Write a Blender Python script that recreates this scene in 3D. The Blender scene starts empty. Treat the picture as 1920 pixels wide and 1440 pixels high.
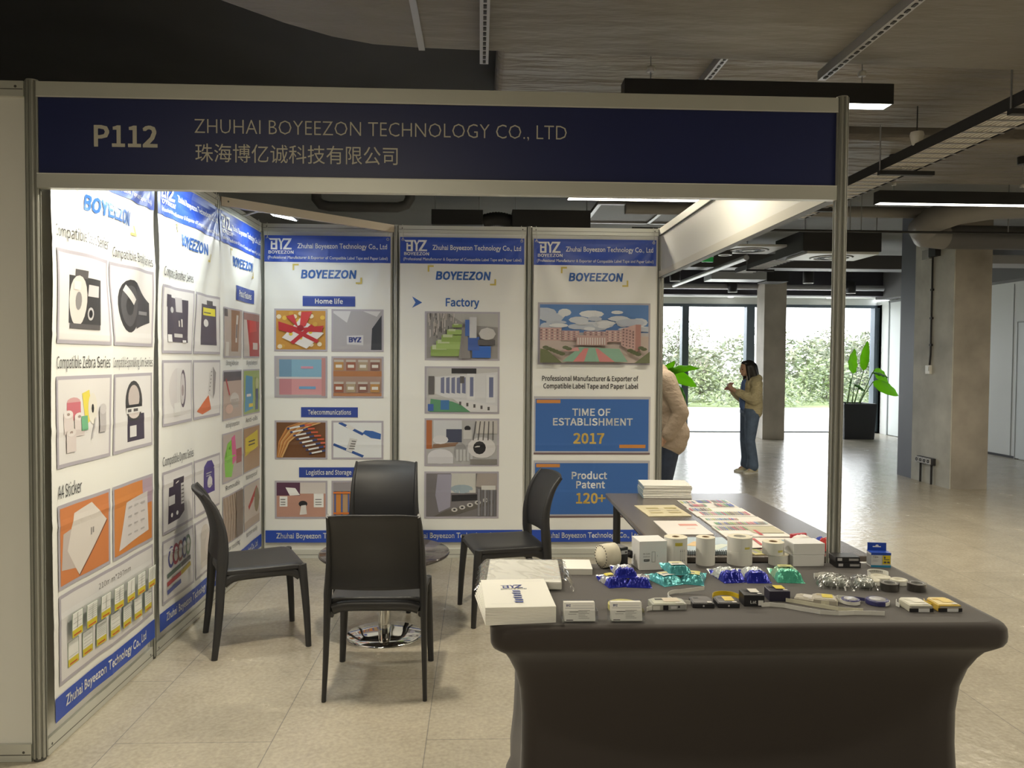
import bpy, bmesh, math, random
from mathutils import Vector, Matrix
from math import sin, cos, pi, radians

SC = bpy.context.scene
COL = SC.collection
random.seed(7)

# ------------------------------------------------------------------ camera, sky, exposure
def make_camera():
    yaw, pit, rol = -0.0409669, -0.0311469, -0.0069032
    Rm = Matrix.Rotation(yaw, 3, 'Z') @ Matrix.Rotation(pit, 3, 'X') @ Matrix.Rotation(rol, 3, 'Y')
    r, f, u = Rm.col[0], Rm.col[1], Rm.col[2]
    m = Matrix(((r.x, u.x, -f.x), (r.y, u.y, -f.y), (r.z, u.z, -f.z))).to_4x4()
    m.translation = (1.63217, -2.97734, 1.50609)
    cd = bpy.data.cameras.new('camera')
    cd.sensor_width = 36
    cd.lens = 1482.484 / 1920 * 36
    cd.clip_start, cd.clip_end = 0.05, 300
    c = bpy.data.objects.new('camera', cd)
    c.matrix_world = m
    COL.objects.link(c)
    SC.camera = c
make_camera()

w = bpy.data.worlds.new('overcast_sky')
SC.world = w
w.use_nodes = True
bg = w.node_tree.nodes['Background']
bg.inputs[0].default_value = (0.93, 0.97, 1.0, 1)
bg.inputs[1].default_value = 5.4
SC.view_settings.view_transform = 'Standard'
SC.view_settings.look = 'None'
SC.view_settings.exposure = 0.5
SC.view_settings.gamma = 1.0
SC.view_settings.use_curve_mapping = False
SC.cycles.use_denoising = True
SC.cycles.max_bounces = 10
SC.cycles.diffuse_bounces = 5
SC.cycles.glossy_bounces = 4
SC.cycles.transparent_max_bounces = 16
SC.cycles.sample_clamp_indirect = 6.0

PENDANT_W = 31.0
SPOT_W = 5.0
BOOTH_W = 21.0
WARM = (1.0, 0.89, 0.68)
COOL = (0.93, 1.0, 0.97)

def area_light(name, loc, sx, sy, power, col, rot=(0, 0, 0), parent=None):
    ld = bpy.data.lights.new(name, 'AREA')
    ld.shape = 'RECTANGLE'; ld.size = sx; ld.size_y = sy
    ld.energy = power; ld.color = col
    o = bpy.data.objects.new(name, ld)
    o.location = loc; o.rotation_euler = rot
    if parent: o.parent = parent
    COL.objects.link(o)
    return o

# daylight portals guide sky light through the glazed wall
for (px, pw) in ((4.7, 5.4), (8.75, 2.4)):
    po = area_light('daylight_portal', (px, 13.75, 1.35), pw, 2.7, 1, (1, 1, 1), (radians(-90), 0, 0))
    po.data.cycles.is_portal = True
# ------------------------------------------------------------------ materials
MATS = {}
def mat(name, col=(.8, .8, .8), rough=.5, metal=0.0, spec=.5, bump=None, mottle=None, emit=None, sheen=0, coat=0, trans=0):
    """bump=(scale, strength, stretch xyz) ; mottle=(scale, amount)"""
    if name in MATS: return MATS[name]
    m = bpy.data.materials.new(name); m.use_nodes = True
    nt = m.node_tree; b = nt.nodes['Principled BSDF']
    b.inputs['Base Color'].default_value = (*col, 1)
    b.inputs['Roughness'].default_value = rough
    b.inputs['Metallic'].default_value = metal
    b.inputs['Specular IOR Level'].default_value = spec
    if sheen: b.inputs['Sheen Weight'].default_value = sheen
    if coat: b.inputs['Coat Weight'].default_value = coat
    if trans: b.inputs['Transmission Weight'].default_value = trans
    if emit:
        b.inputs['Emission Color'].default_value = (*emit[:3], 1)
        b.inputs['Emission Strength'].default_value = emit[3]
    tc = None
    if bump or mottle: tc = nt.nodes.new('ShaderNodeTexCoord')
    if mottle:
        n = nt.nodes.new('ShaderNodeTexNoise'); n.inputs['Scale'].default_value = mottle[0]
        n.inputs['Detail'].default_value = 6
        nt.links.new(tc.outputs['Object'], n.inputs['Vector'])
        rmp = nt.nodes.new('ShaderNodeMapRange')
        rmp.inputs['From Min'].default_value = .25; rmp.inputs['From Max'].default_value = .75
        rmp.inputs['To Min'].default_value = 1 - mottle[1]; rmp.inputs['To Max'].default_value = 1 + mottle[1]
        nt.links.new(n.outputs['Fac'], rmp.inputs['Value'])
        mx = nt.nodes.new('ShaderNodeVectorMath'); mx.operation = 'SCALE'
        mx.inputs[0].default_value = col
        nt.links.new(rmp.outputs[0], mx.inputs['Scale'])
        nt.links.new(mx.outputs[0], b.inputs['Base Color'])
    if bump:
        mp = nt.nodes.new('ShaderNodeMapping')
        mp.inputs['Scale'].default_value = bump[2] if len(bump) > 2 else (1, 1, 1)
        n = nt.nodes.new('ShaderNodeTexNoise'); n.inputs['Scale'].default_value = bump[0]
        n.inputs['Detail'].default_value = 4
        bp = nt.nodes.new('ShaderNodeBump'); bp.inputs['Strength'].default_value = bump[1]
        bp.inputs['Distance'].default_value = bump[3] if len(bump) > 3 else .02
        nt.links.new(tc.outputs['Object'], mp.inputs['Vector'])
        nt.links.new(mp.outputs[0], n.inputs['Vector'])
        nt.links.new(n.outputs['Fac'], bp.inputs['Height'])
        nt.links.new(bp.outputs[0], b.inputs['Normal'])
    MATS[name] = m
    return m

def ink_mat():
    if 'ink' in MATS: return MATS['ink']
    m = bpy.data.materials.new('ink'); m.use_nodes = True
    nt = m.node_tree; b = nt.nodes['Principled BSDF']
    a = nt.nodes.new('ShaderNodeAttribute'); a.attribute_name = 'Col'
    nt.links.new(a.outputs['Color'], b.inputs['Base Color'])
    b.inputs['Roughness'].default_value = .42
    MATS['ink'] = m
    return m

def glass_mat(name='window_glass', tint=(1, 1, 1), rough=0.0, base=.04):
    if name in MATS: return MATS[name]
    m = bpy.data.materials.new(name); m.use_nodes = True
    nt = m.node_tree; nt.nodes.clear()
    o = nt.nodes.new('ShaderNodeOutputMaterial')
    t = nt.nodes.new('ShaderNodeBsdfTransparent'); t.inputs[0].default_value = (*tint, 1)
    g = nt.nodes.new('ShaderNodeBsdfGlossy'); g.inputs['Roughness'].default_value = rough
    lw = nt.nodes.new('ShaderNodeLayerWeight'); lw.inputs['Blend'].default_value = .25
    mr = nt.nodes.new('ShaderNodeMapRange'); mr.inputs['To Min'].default_value = base; mr.inputs['To Max'].default_value = .7
    mx = nt.nodes.new('ShaderNodeMixShader')
    nt.links.new(lw.outputs['Facing'], mr.inputs['Value'])
    nt.links.new(mr.outputs[0], mx.inputs[0])
    nt.links.new(t.outputs[0], mx.inputs[1]); nt.links.new(g.outputs[0], mx.inputs[2])
    nt.links.new(mx.outputs[0], o.inputs[0])
    MATS[name] = m
    return m

def leaf_mat(name, col, thin=.45):
    m = mat(name, col, .4, bump=(30, .15, (1, 1, 1), .01)); nt = m.node_tree
    if 'thin' in nt.nodes: return m
    t = nt.nodes.new('ShaderNodeBsdfTranslucent'); t.name = 'thin'; t.inputs[0].default_value = (min(1, col[0] * 1.9), min(1, col[1] * 1.7), col[2], 1)
    mx = nt.nodes.new('ShaderNodeMixShader'); mx.inputs[0].default_value = thin
    out = nt.nodes['Material Output']
    nt.links.new(nt.nodes['Principled BSDF'].outputs[0], mx.inputs[1]); nt.links.new(t.outputs[0], mx.inputs[2]); nt.links.new(mx.outputs[0], out.inputs[0])
    return m

# ------------------------------------------------------------------ mesh helpers
class MB:
    """collects shapes; build() links them as ONE mesh object"""
    def __init__(s): s.v = []; s.f = []; s.mi = []; s.sm = []; s.mats = []; s.T = Matrix.Identity(4)
    def _m(s, m):
        if m not in s.mats: s.mats.append(m)
        return s.mats.index(m)
    def add(s, vs, fs, m, smooth=False):
        k = len(s.v); i = s._m(m)
        s.v += [tuple(s.T @ Vector(p)) for p in vs]
        for f in fs:
            s.f.append(tuple(k + q for q in f)); s.mi.append(i); s.sm.append(smooth)
        return s
    def box(s, x0, x1, y0, y1, z0, z1, m):
        vs = [(x, y, z) for z in (z0, z1) for y in (y0, y1) for x in (x0, x1)]
        return s.add(vs, [(0, 2, 3, 1), (4, 5, 7, 6), (0, 1, 5, 4), (2, 6, 7, 3), (0, 4, 6, 2), (1, 3, 7, 5)], m)
    def prism(s, poly, a0, a1, m, axis='z', smooth=False):
        n = len(poly)
        def P(p, a): return {'z': (p[0], p[1], a), 'y': (p[0], a, p[1]), 'x': (a, p[0], p[1])}[axis]
        vs = [P(p, a0) for p in poly] + [P(p, a1) for p in poly]
        fs = [tuple(range(n)), tuple(range(2 * n - 1, n - 1, -1))]
        s.add(vs, fs, m)
        k = len(s.v) - 2 * n; i = s._m(m)
        for q in range(n):
            s.f.append((k + q, k + (q + 1) % n, k + n + (q + 1) % n, k + n + q)); s.mi.append(i); s.sm.append(smooth)
        return s
    def tube(s, pts, r, m, n=10, caps=True, smooth=True, flat=None):
        """swept ring; r number or list; flat=(a,b) scales the ring's two axes"""
        pts = [Vector(p) for p in pts]
        if not isinstance(r, (list, tuple)): r = [r] * len(pts)
        vs = []; up = None
        for i, p in enumerate(pts):
            d = (pts[min(i + 1, len(pts) - 1)] - pts[max(i - 1, 0)]).normalized()
            if up is None:
                up = Vector((0, 0, 1)) if abs(d.z) < .9 else Vector((0, 1, 0))
            a = d.cross(up)
            if a.length < 1e-4: a = d.cross(Vector((1, 0, 0)))
            a.normalize(); b = a.cross(d).normalized(); up = b
            fa, fb = flat if flat else (1, 1)
            for k in range(n):
                t = 2 * pi * (k + .5) / n
                vs.append(p + r[i] * (a * cos(t) * fa + b * sin(t) * fb))
        fs = []
        for i in range(len(pts) - 1):
            for k in range(n):
                k2 = (k + 1) % n
                fs.append((i * n + k, i * n + k2, (i + 1) * n + k2, (i + 1) * n + k))
        s.add(vs, fs, m, smooth)
        if caps:
            s.add(vs[:n], [tuple(range(n - 1, -1, -1))], m); s.add(vs[-n:], [tuple(range(n))], m)
        return s
    def lathe(s, prof, m, c=(0, 0), n=32, smooth=True, a0=0, a1=2 * pi):
        """profile [(r,z)] around vertical axis through c"""
        vs = []
        for (r, z) in prof:
            for k in range(n):
                t = 2 * pi * k / n
                vs.append((c[0] + r * cos(t), c[1] + r * sin(t), z))
        fs = []
        for i in range(len(prof) - 1):
            for k in range(n):
                k2 = (k + 1) % n
                fs.append((i * n + k, i * n + k2, (i + 1) * n + k2, (i + 1) * n + k))
        s.add(vs, fs, m, smooth)
        if prof[0][0] > 1e-5: s.add(vs[:n], [tuple(range(n - 1, -1, -1))], m)
        if prof[-1][0] > 1e-5: s.add(vs[-n:], [tuple(range(n))], m)
        return s
    def ring(s, r0, r1, z0, z1, m, c=(0, 0), n=32):
        """hollow cylinder"""
        vs = []
        for (r, z) in ((r0, z0), (r1, z0), (r1, z1), (r0, z1)):
            for k in range(n):
                t = 2 * pi * k / n; vs.append((c[0] + r * cos(t), c[1] + r * sin(t), z))
        fs = []
        for i in range(4):
            j = (i + 1) % 4
            for k in range(n):
                k2 = (k + 1) % n
                fs.append((i * n + k, i * n + k2, j * n + k2, j * n + k))
        return s.add(vs, fs, m, False)
    def sheet(s, nu, nv, fn, m, smooth=True):
        vs = [fn(i / nu, j / nv) for j in range(nv + 1) for i in range(nu + 1)]
        fs = [(j * (nu + 1) + i, j * (nu + 1) + i + 1, (j + 1) * (nu + 1) + i + 1, (j + 1) * (nu + 1) + i) for j in range(nv) for i in range(nu)]
        return s.add(vs, fs, m, smooth)
    def build(s, name, parent=None, bevel=0, seg=2, solid=0, subsurf=0):
        me = bpy.data.meshes.new(name)
        me.from_pydata(s.v, [], s.f)
        for m in s.mats: me.materials.append(m)
        me.polygons.foreach_set('material_index', s.mi)
        me.polygons.foreach_set('use_smooth', s.sm)
        bm = bmesh.new(); bm.from_mesh(me)
        if bevel or subsurf or solid: bmesh.ops.remove_doubles(bm, verts=bm.verts, dist=1e-5)
        bmesh.ops.recalc_face_normals(bm, faces=bm.faces)
        bm.to_mesh(me); bm.free()
        o = bpy.data.objects.new(name, me)
        COL.objects.link(o)
        if parent: o.parent = parent
        if solid:
            q = o.modifiers.new('solid', 'SOLIDIFY'); q.thickness = solid; q.offset = -1
        if bevel:
            q = o.modifiers.new('bevel', 'BEVEL'); q.width = bevel; q.segments = seg; q.limit_method = 'ANGLE'; q.angle_limit = radians(35)
        if subsurf:
            q = o.modifiers.new('sub', 'SUBSURF'); q.levels = subsurf; q.render_levels = subsurf
        return o

def tag(o, label, cat, group=None):
    o['label'] = label; o['category'] = cat
    if group: o['group'] = group
    return o
def thing(name, label, cat, loc=(0, 0, 0), rz=0, group=None):
    o = bpy.data.objects.new(name, None); COL.objects.link(o)
    o.empty_display_size = .1
    o.location = loc; o.rotation_euler = (0, 0, rz)
    return tag(o, label, cat, group)
def struct(mb, name, **k):
    o = mb.build(name, **k); o['kind'] = 'structure'; return o
def dup(root, loc=None, rz=None, label=None, group=None):
    def cp(o, parent):
        c = o.copy(); COL.objects.link(c)
        if parent: c.parent = parent
        for ch in [q for q in bpy.data.objects if q.parent == o]: cp(ch, c)
        return c
    c = cp(root, None)
    if loc is not None: c.location = loc
    if rz is not None: c.rotation_euler = (0, 0, rz)
    if label: c['label'] = label
    if group: c['group'] = group
    return c
def box_obj(name, dims, m, parent=None, bevel=0):
    x, y, z = dims
    return MB().box(-x / 2, x / 2, -y / 2, y / 2, 0, z, m).build(name, parent, bevel=bevel)

# ------------------------------------------------------------------ lettering and printing
_TXT = {}
FONT = {}
def sans_font():
    if 'f' not in FONT:
        try:
            import os
            FONT['f'] = bpy.data.fonts.load(os.path.join(bpy.utils.system_resource('DATAFILES', path='fonts'), 'Noto Sans CJK Regular.woff2'))
        except Exception: FONT['f'] = None
    return FONT['f']
def text_mesh(body, bold=0.0, shear=0.0, spacing=1.0, sans=False):
    k = (body, bold, shear, spacing, sans)
    if k in _TXT: return _TXT[k]
    cu = bpy.data.curves.new('lettering', 'FONT')
    cu.body = body; cu.size = 1; cu.offset = min(bold, 0); cu.shear = shear; cu.space_character = spacing
    cu.resolution_u = 2; cu.fill_mode = 'FRONT'
    if sans and sans_font(): cu.font = sans_font()
    o = bpy.data.objects.new('lettering', cu); COL.objects.link(o)
    bpy.context.view_layer.update()
    me = bpy.data.meshes.new_from_object(o.evaluated_get(bpy.context.evaluated_depsgraph_get()))
    vs = [(v.co.x, v.co.y) for v in me.vertices]; fs = [tuple(p.vertices) for p in me.polygons]
    bpy.data.objects.remove(o); bpy.data.meshes.remove(me); bpy.data.curves.remove(cu)
    if bold > 0:                                                   # heavier strokes: overlapping shifted copies
        b = bold * (.40 if sans else .75); n0 = len(vs); v0, f0 = vs, fs; vs = []; fs = []
        for q, (dx, dy) in enumerate(((-b, -b), (b, -b), (b, b), (-b, b))):
            vs = vs + [(x + dx, y + dy) for x, y in v0]; fs = fs + [tuple(i + q * n0 for i in f) for f in f0]
    xs = [v[0] for v in vs] or [0]
    _TXT[k] = (vs, fs, min(xs), max(xs))
    return _TXT[k]
def cap_height(sans):
    k = ('cap', sans)
    if k not in FONT: FONT[k] = max(v[1] for v in text_mesh('H', sans=sans)[0])
    return FONT[k]

class Ink:
    """flat printed drawing in metres; polygons stack in the order drawn"""
    def __init__(s): s.p = []; s.fr = (0, 0, 1, 1); s.n = 1; s.clip = False
    def at(s, x, y, w, h): s.fr = (x, y, w, h); return s
    def _t(s, p): x, y, w, h = s.fr; return (x + p[0] * w, y + p[1] * h)
    def poly(s, pts, c):
        if s.clip:
            for ax, lim, sg in ((0, 0, 1), (0, 1, -1), (1, 0, 1), (1, 1, -1)):
                out = []
                for i in range(len(pts)):
                    a, b = pts[i - 1], pts[i]
                    da, db = (a[ax] - lim) * sg, (b[ax] - lim) * sg
                    if (da >= 0) != (db >= 0):
                        t = da / (da - db); out.append((a[0] + (b[0] - a[0]) * t, a[1] + (b[1] - a[1]) * t))
                    if db >= 0: out.append((b[0], b[1]))
                pts = out
                if len(pts) < 3: return s
        s.p.append((c, s.n, [s._t(q) for q in pts])); s.n += 1; return s
    def rect(s, x, y, w, h, c): return s.poly([(x, y), (x + w, y), (x + w, y + h), (x, y + h)], c)
    def ell(s, cx, cy, rx, ry, c, n=18): return s.poly([(cx + rx * cos(2 * pi * k / n), cy + ry * sin(2 * pi * k / n)) for k in range(n)], c)
    def line(s, a, b, w, c):
        a = Vector(a); b = Vector(b); d = (b - a).normalized(); e = Vector((-d.y, d.x)) * w / 2
        return s.poly([a - e, b - e, b + e, a + e], c)
    def path(s, pts, w, c):
        for a, b in zip(pts[:-1], pts[1:]): s.line(a, b, w, c)
        return s
    def text(s, body, x0, x1, y, cap, c, bold=0.0, shear=0.0, fit=True, center=False, sans=True):
        vs, fs, a, b = text_mesh(body, bold, shear, 1.0, sans)
        sy = cap / cap_height(sans)
        sx = (x1 - x0) / max(b - a, 1e-6) if fit else sy
        off = x0
        if center: off = (x0 + x1) / 2 - (b - a) * sx / 2
        P = [s._t((off + (v[0] - a) * sx, y + v[1] * sy)) for v in vs]
        for f in fs: s.p.append((c, s.n, [P[i] for i in f]))
        s.n += 1
        return s
    def build(s, name, parent, fn, grid=0, step=.0003, lift=.0015, extra_mat=None):
        """fn(x, y, height) -> local 3-D point"""
        bm = bmesh.new(); cl = bm.loops.layers.float_color.new('Col')
        for c, l, pts in s.p:
            try: f = bm.faces.new([bm.verts.new((p[0], p[1], l * step)) for p in pts])
            except ValueError: continue
            for lp in f.loops: lp[cl] = (*c, 1)
        if grid:
            bmesh.ops.triangulate(bm, faces=[f for f in bm.faces if len(f.verts) > 4])
            for ax in (0, 1):
                lo = min(v.co[ax] for v in bm.verts); hi = max(v.co[ax] for v in bm.verts)
                k = math.floor(lo / grid) + 1
                while k * grid < hi - 1e-6:
                    no = (1, 0, 0) if ax == 0 else (0, 1, 0)
                    co = (k * grid, 0, 0) if ax == 0 else (0, k * grid, 0)
                    bmesh.ops.bisect_plane(bm, geom=bm.verts[:] + bm.edges[:] + bm.faces[:], plane_co=co, plane_no=no)
                    k += 1
        for v in bm.verts: v.co = fn(v.co.x, v.co.y, v.co.z + lift)
        me = bpy.data.meshes.new(name)
        bm.to_mesh(me); bm.free()
        me.materials.append(ink_mat())
        o = bpy.data.objects.new(name, me); COL.objects.link(o)
        if parent: o.parent = parent
        return o

def solid_text(mb, body, x0, x1, y, cap, m, depth=.002, bold=0.0, fn=None, shear=0.0, sans=False):
    """raised lettering on a wall plane: fn(u, v, d) -> point"""
    vs, fs, a, b = text_mesh(body, bold, shear, 1.0, sans)
    sx = (x1 - x0) / (b - a); sy = cap / cap_height(sans)
    P = [(x0 + (v[0] - a) * sx, y + v[1] * sy) for v in vs]
    n = len(P); k = 4 if bold > 0 else 1
    mb.add([fn(p[0], p[1], depth + .0002 * (i * k // n)) for i, p in enumerate(P)], fs, m)

# ------------------------------------------------------------------ one continuous surface from round volumes
def blob(name, caps, ells, m, parent=None, voxel=.008, smooth=4, boxes=()):
    """caps (p0,r0,p1,r1); ells (centre,(rx,ry,rz)[,euler]) -> remeshed single skin"""
    mb = MB(); dm = m
    for (p0, r0, p1, r1) in caps:
        p0 = Vector(p0); p1 = Vector(p1); d = (p1 - p0); L = d.length; d.normalize()
        pts = []; rs = []
        for k in range(5):
            t = -pi / 2 + pi / 2 * k / 4
            pts.append(p0 + d * r0 * sin(t)); rs.append(max(r0 * cos(t), r0 * .05))
        for k in range(5):
            t = pi / 2 * k / 4
            pts.append(p1 + d * r1 * sin(t)); rs.append(max(r1 * cos(t), r1 * .05))
        mb.tube(pts, rs, dm, n=14)
    for e in ells:
        c, r = Vector(e[0]), e[1]
        R = Matrix.Identity(3)
        if len(e) > 2:
            from mathutils import Euler
            R = Euler(e[2]).to_matrix()
        vs = []; n, q = 16, 9
        for i in range(q):
            t = -pi / 2 + pi * (i + .02) / (q - 1 + .04)
            for k in range(n):
                a = 2 * pi * k / n
                vs.append(c + R @ Vector((r[0] * cos(t) * cos(a), r[1] * cos(t) * sin(a), r[2] * sin(t))))
        fs = [(i * n + k, i * n + (k + 1) % n, (i + 1) * n + (k + 1) % n, (i + 1) * n + k) for i in range(q - 1) for k in range(n)]
        fs += [tuple(range(n - 1, -1, -1)), tuple(range((q - 1) * n, q * n))]
        mb.add(vs, fs, dm)
    o = mb.build(name)
    q = o.modifiers.new('r', 'REMESH'); q.mode = 'VOXEL'; q.voxel_size = voxel
    bpy.context.view_layer.update()
    me = bpy.data.meshes.new_from_object(o.evaluated_get(bpy.context.evaluated_depsgraph_get()))
    old = o.data; o.modifiers.clear(); o.data = me; bpy.data.meshes.remove(old)
    bm = bmesh.new(); bm.from_mesh(me)
    for _ in range(smooth): bmesh.ops.smooth_vert(bm, verts=bm.verts, factor=.5, use_axis_x=True, use_axis_y=True, use_axis_z=True)
    for f in bm.faces: f.smooth = True; f.material_index = 0
    bm.to_mesh(me); bm.free()
    me.materials.clear(); me.materials.append(m)
    me.name = name
    if parent: o.parent = parent
    return o
# ------------------------------------------------------------------ the setting
def floor_material():
    m = bpy.data.materials.new('floor_vinyl'); m.use_nodes = True
    nt = m.node_tree; b = nt.nodes['Principled BSDF']; L = nt.links.new
    tc = nt.nodes.new('ShaderNodeTexCoord')
    mp = nt.nodes.new('ShaderNodeMapping'); mp.inputs['Location'].default_value = (-.485, -.22, 0); mp.inputs['Rotation'].default_value = (0, 0, pi / 2)
    L(tc.outputs['Object'], mp.inputs['Vector'])
    br = nt.nodes.new('ShaderNodeTexBrick'); br.inputs['Scale'].default_value = 1
    br.inputs['Brick Width'].default_value = 1.2; br.inputs['Row Height'].default_value = .605
    br.inputs['Mortar Size'].default_value = .0022; br.inputs['Mortar Smooth'].default_value = .2
    br.inputs['Color1'].default_value = (.475, .43, .345, 1); br.inputs['Color2'].default_value = (.435, .395, .315, 1)
    br.inputs['Mortar'].default_value = (.27, .255, .23, 1)
    L(mp.outputs[0], br.inputs['Vector'])
    n1 = nt.nodes.new('ShaderNodeTexNoise'); n1.inputs['Scale'].default_value = 3.2; n1.inputs['Detail'].default_value = 9; n1.inputs['Roughness'].default_value = .68
    n2 = nt.nodes.new('ShaderNodeTexNoise'); n2.inputs['Scale'].default_value = 55; n2.inputs['Detail'].default_value = 4
    L(tc.outputs['Object'], n1.inputs['Vector']); L(tc.outputs['Object'], n2.inputs['Vector'])
    a = nt.nodes.new('ShaderNodeMath'); a.operation = 'ADD'; L(n1.outputs['Fac'], a.inputs[0]); L(n2.outputs['Fac'], a.inputs[1])
    mr = nt.nodes.new('ShaderNodeMapRange'); mr.inputs['From Min'].default_value = .7; mr.inputs['From Max'].default_value = 1.3
    mr.inputs['To Min'].default_value = .80; mr.inputs['To Max'].default_value = 1.14; L(a.outputs[0], mr.inputs['Value'])
    sc = nt.nodes.new('ShaderNodeVectorMath'); sc.operation = 'SCALE'
    L(br.outputs['Color'], sc.inputs[0]); L(mr.outputs[0], sc.inputs['Scale']); L(sc.outputs[0], b.inputs['Base Color'])
    rr = nt.nodes.new('ShaderNodeMapRange'); rr.inputs['To Min'].default_value = .17; rr.inputs['To Max'].default_value = .33
    L(n1.outputs['Fac'], rr.inputs['Value']); L(rr.outputs[0], b.inputs['Roughness'])
    n3 = nt.nodes.new('ShaderNodeTexNoise'); n3.inputs['Scale'].default_value = 14; n3.inputs['Detail'].default_value = 5
    L(tc.outputs['Object'], n3.inputs['Vector'])
    bp = nt.nodes.new('ShaderNodeBump'); bp.inputs['Strength'].default_value = .2; bp.inputs['Distance'].default_value = .02
    L(n3.outputs['Fac'], bp.inputs['Height']); L(bp.outputs[0], b.inputs['Normal'])
    b.inputs['Specular IOR Level'].default_value = .55
    return m

M_WHITE = mat('white_paint', (.80, .82, .80), .6)
M_DARKB = mat('black_paint', (.022, .022, .024), .6)
M_CEIL = mat('dark_ceiling_paint', (.035, .035, .035), .85, mottle=(1.5, .25))
M_SLAB = mat('grey_slab', (.22, .22, .21), .85, mottle=(.8, .25))
M_FOIL = mat('grey_insulation_fabric', (.155, .142, .122), .62, bump=(2.2, .6, (1, 3.2, 1), .05), mottle=(1.2, .12))
M_FOILW = mat('wrinkled_insulation_fabric', (.165, .148, .128), .55, bump=(2.6, 1.0, (.7, 3.4, 1), .09), mottle=(1.4, .2))
M_CONC_SHADE = mat('raw_concrete_shade', (.34, .31, .27), .75, mottle=(2.4, .28), bump=(9, .15, (1, 1, .25)))  # column concrete with the shade of its front put into the colour
M_CONC_LIT = mat('raw_concrete_lit', (.50, .50, .46), .75, mottle=(2.6, .25), bump=(9, .15, (1, 1, .25)))  # same concrete, window light put into the colour
M_SLATE = mat('slate_blue_paint', (.105, .115, .15), .5)
M_MULL = mat('anthracite_frame', (.10, .13, .16), .4, metal=.3)
M_GALV = mat('galvanised_steel', (.42, .42, .43), .42, metal=.7)
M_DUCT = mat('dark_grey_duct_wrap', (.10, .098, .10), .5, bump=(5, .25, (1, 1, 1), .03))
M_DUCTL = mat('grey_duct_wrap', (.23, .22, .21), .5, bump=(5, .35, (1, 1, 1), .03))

fl = MB(); fl.sheet(4, 4, lambda u, v: (-8 + 18.05 * u, -9 + 22.6 * v, 0), floor_material(), False)
struct(fl, 'floor')
struct(MB().box(-8, 10.05, -9, 4.6, 3.42, 3.5, M_CEIL), 'ceiling')
struct(MB().box(-8, 10.05, 4.6, 13.6, 3.42, 3.5, M_SLAB), 'ceiling_rear')
struct(MB().box(-8.1, -8, -9, 13.6, 0, 3.5, M_WHITE), 'wall_left')
struct(MB().box(-8, 10.05, -9.1, -9, 0, 3.5, mat('grey_wall', (.35, .35, .34), .7)), 'wall_front')
wr = MB().box(10.05, 10.15, -9, 13.6, 0, 2.78, M_WHITE)
wr.box(10.042, 10.05, 9.19, 9.2, .02, 2.75, mat('seam_grey', (.45, .47, .47), .6))
wr.box(10.04, 10.05, 9.0, 13.0, 0, .035, M_DARKB)  # black strip stands in for the shade in the gap at the wall foot
struct(wr, 'wall_right')
d = MB().box(10.03, 10.05, 8.1, 9.06, .012, 2.13, mat('door_white', (.74, .79, .79), .5))
for (a, b, c, e) in ((8.08, 8.1, 0, 2.15), (9.06, 9.075, 0, 2.15), (8.08, 9.075, 2.13, 2.15)):
    d.box(10.025, 10.05, a, b, c, e, mat('seam_grey'))
struct(d, 'door_1')
d = MB().box(10.03, 10.05, 11.9, 12.94, .012, 2.72, mat('door_white'))
for (a, b, c, e) in ((11.87, 11.9, 0, 2.76), (12.94, 12.98, 0, 2.76), (11.87, 12.98, 2.72, 2.76)):
    d.box(10.02, 10.05, a, b, c, e, mat('frame_grey', (.22, .24, .25), .5))
struct(d, 'door_2')
struct(MB().box(9.75, 10.15, -9, 13.0, 2.78, 3.42, mat('bulkhead_grey', (.16, .16, .165), .6)), 'trim_1')

wb = MB()
wb.box(-8, 2.2, 13.5, 13.62, 0, 3.5, M_WHITE)
wb.box(2.2, 10.15, 13.5, 13.62, 2.7, 3.5, M_WHITE)
wb.box(7.47, 7.72, 13.3, 13.62, 0, 2.7, M_WHITE)
wb.box(10.05, 10.15, 13.3, 13.62, 0, 2.7, M_WHITE)
struct(wb, 'wall_back')
struct(MB().box(2.2, 10.0, 13.0, 13.5, 2.83, 2.86, M_WHITE), 'trim_2')
struct(MB().box(-8, 10.0, 12.7, 13.0, 2.83, 3.42, mat('bulkhead_dark', (.035, .034, .045), .6)), 'trim_3')
def window(name, x0, x1, mulls):
    r = bpy.data.objects.new(name, None); COL.objects.link(r); r['kind'] = 'structure'
    r.location = (0, 13.5, 0)
    f = MB(); f.box(x0, x1, -.02, .06, 2.64, 2.7, M_MULL); f.box(x0, x1, 0, .06, 0, .02, M_MULL)
    f.build('window_frame', r)
    for (a, b) in mulls: MB().box(a, b, -.12, .08, .02, 2.64, M_MULL).build('mullion', r, bevel=.004)
    edges = [x0] + [q for ab in mulls for q in ab] + [x1]
    for a, b in zip(edges[0::2], edges[1::2]):
        if b - a > .03: MB().box(a, b, .02, .03, .02, 2.64, glass_mat()).build('pane', r)
window('window_1', 2.2, 7.47, [(2.2, 2.3), (3.9, 4.04), (5.85, 5.99), (7.21, 7.38)])
window('window_2', 7.72, 10.05, [(7.72, 7.8), (9.94, 10.05)])

struct(MB().box(7.07, 7.5, 11.98, 12.4, 0, 3.42, mat('far_concrete', (.52, .48, .42), .75, mottle=(2.4, .2))), 'column_1', bevel=.008)
cb = MB().box(7.235, 7.675, 6.16, 7.0, 0, 3.42, M_CONC_SHADE)
cb.box(7.22, 7.235, 6.165, 7.0, 0, 3.42, M_CONC_LIT)  # thin skin on the window side carries the painted lit tone
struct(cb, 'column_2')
struct(MB().box(7.23, 7.62, 7.0, 7.36, 0, 3.42, M_SLATE), 'wall_partition')

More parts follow.
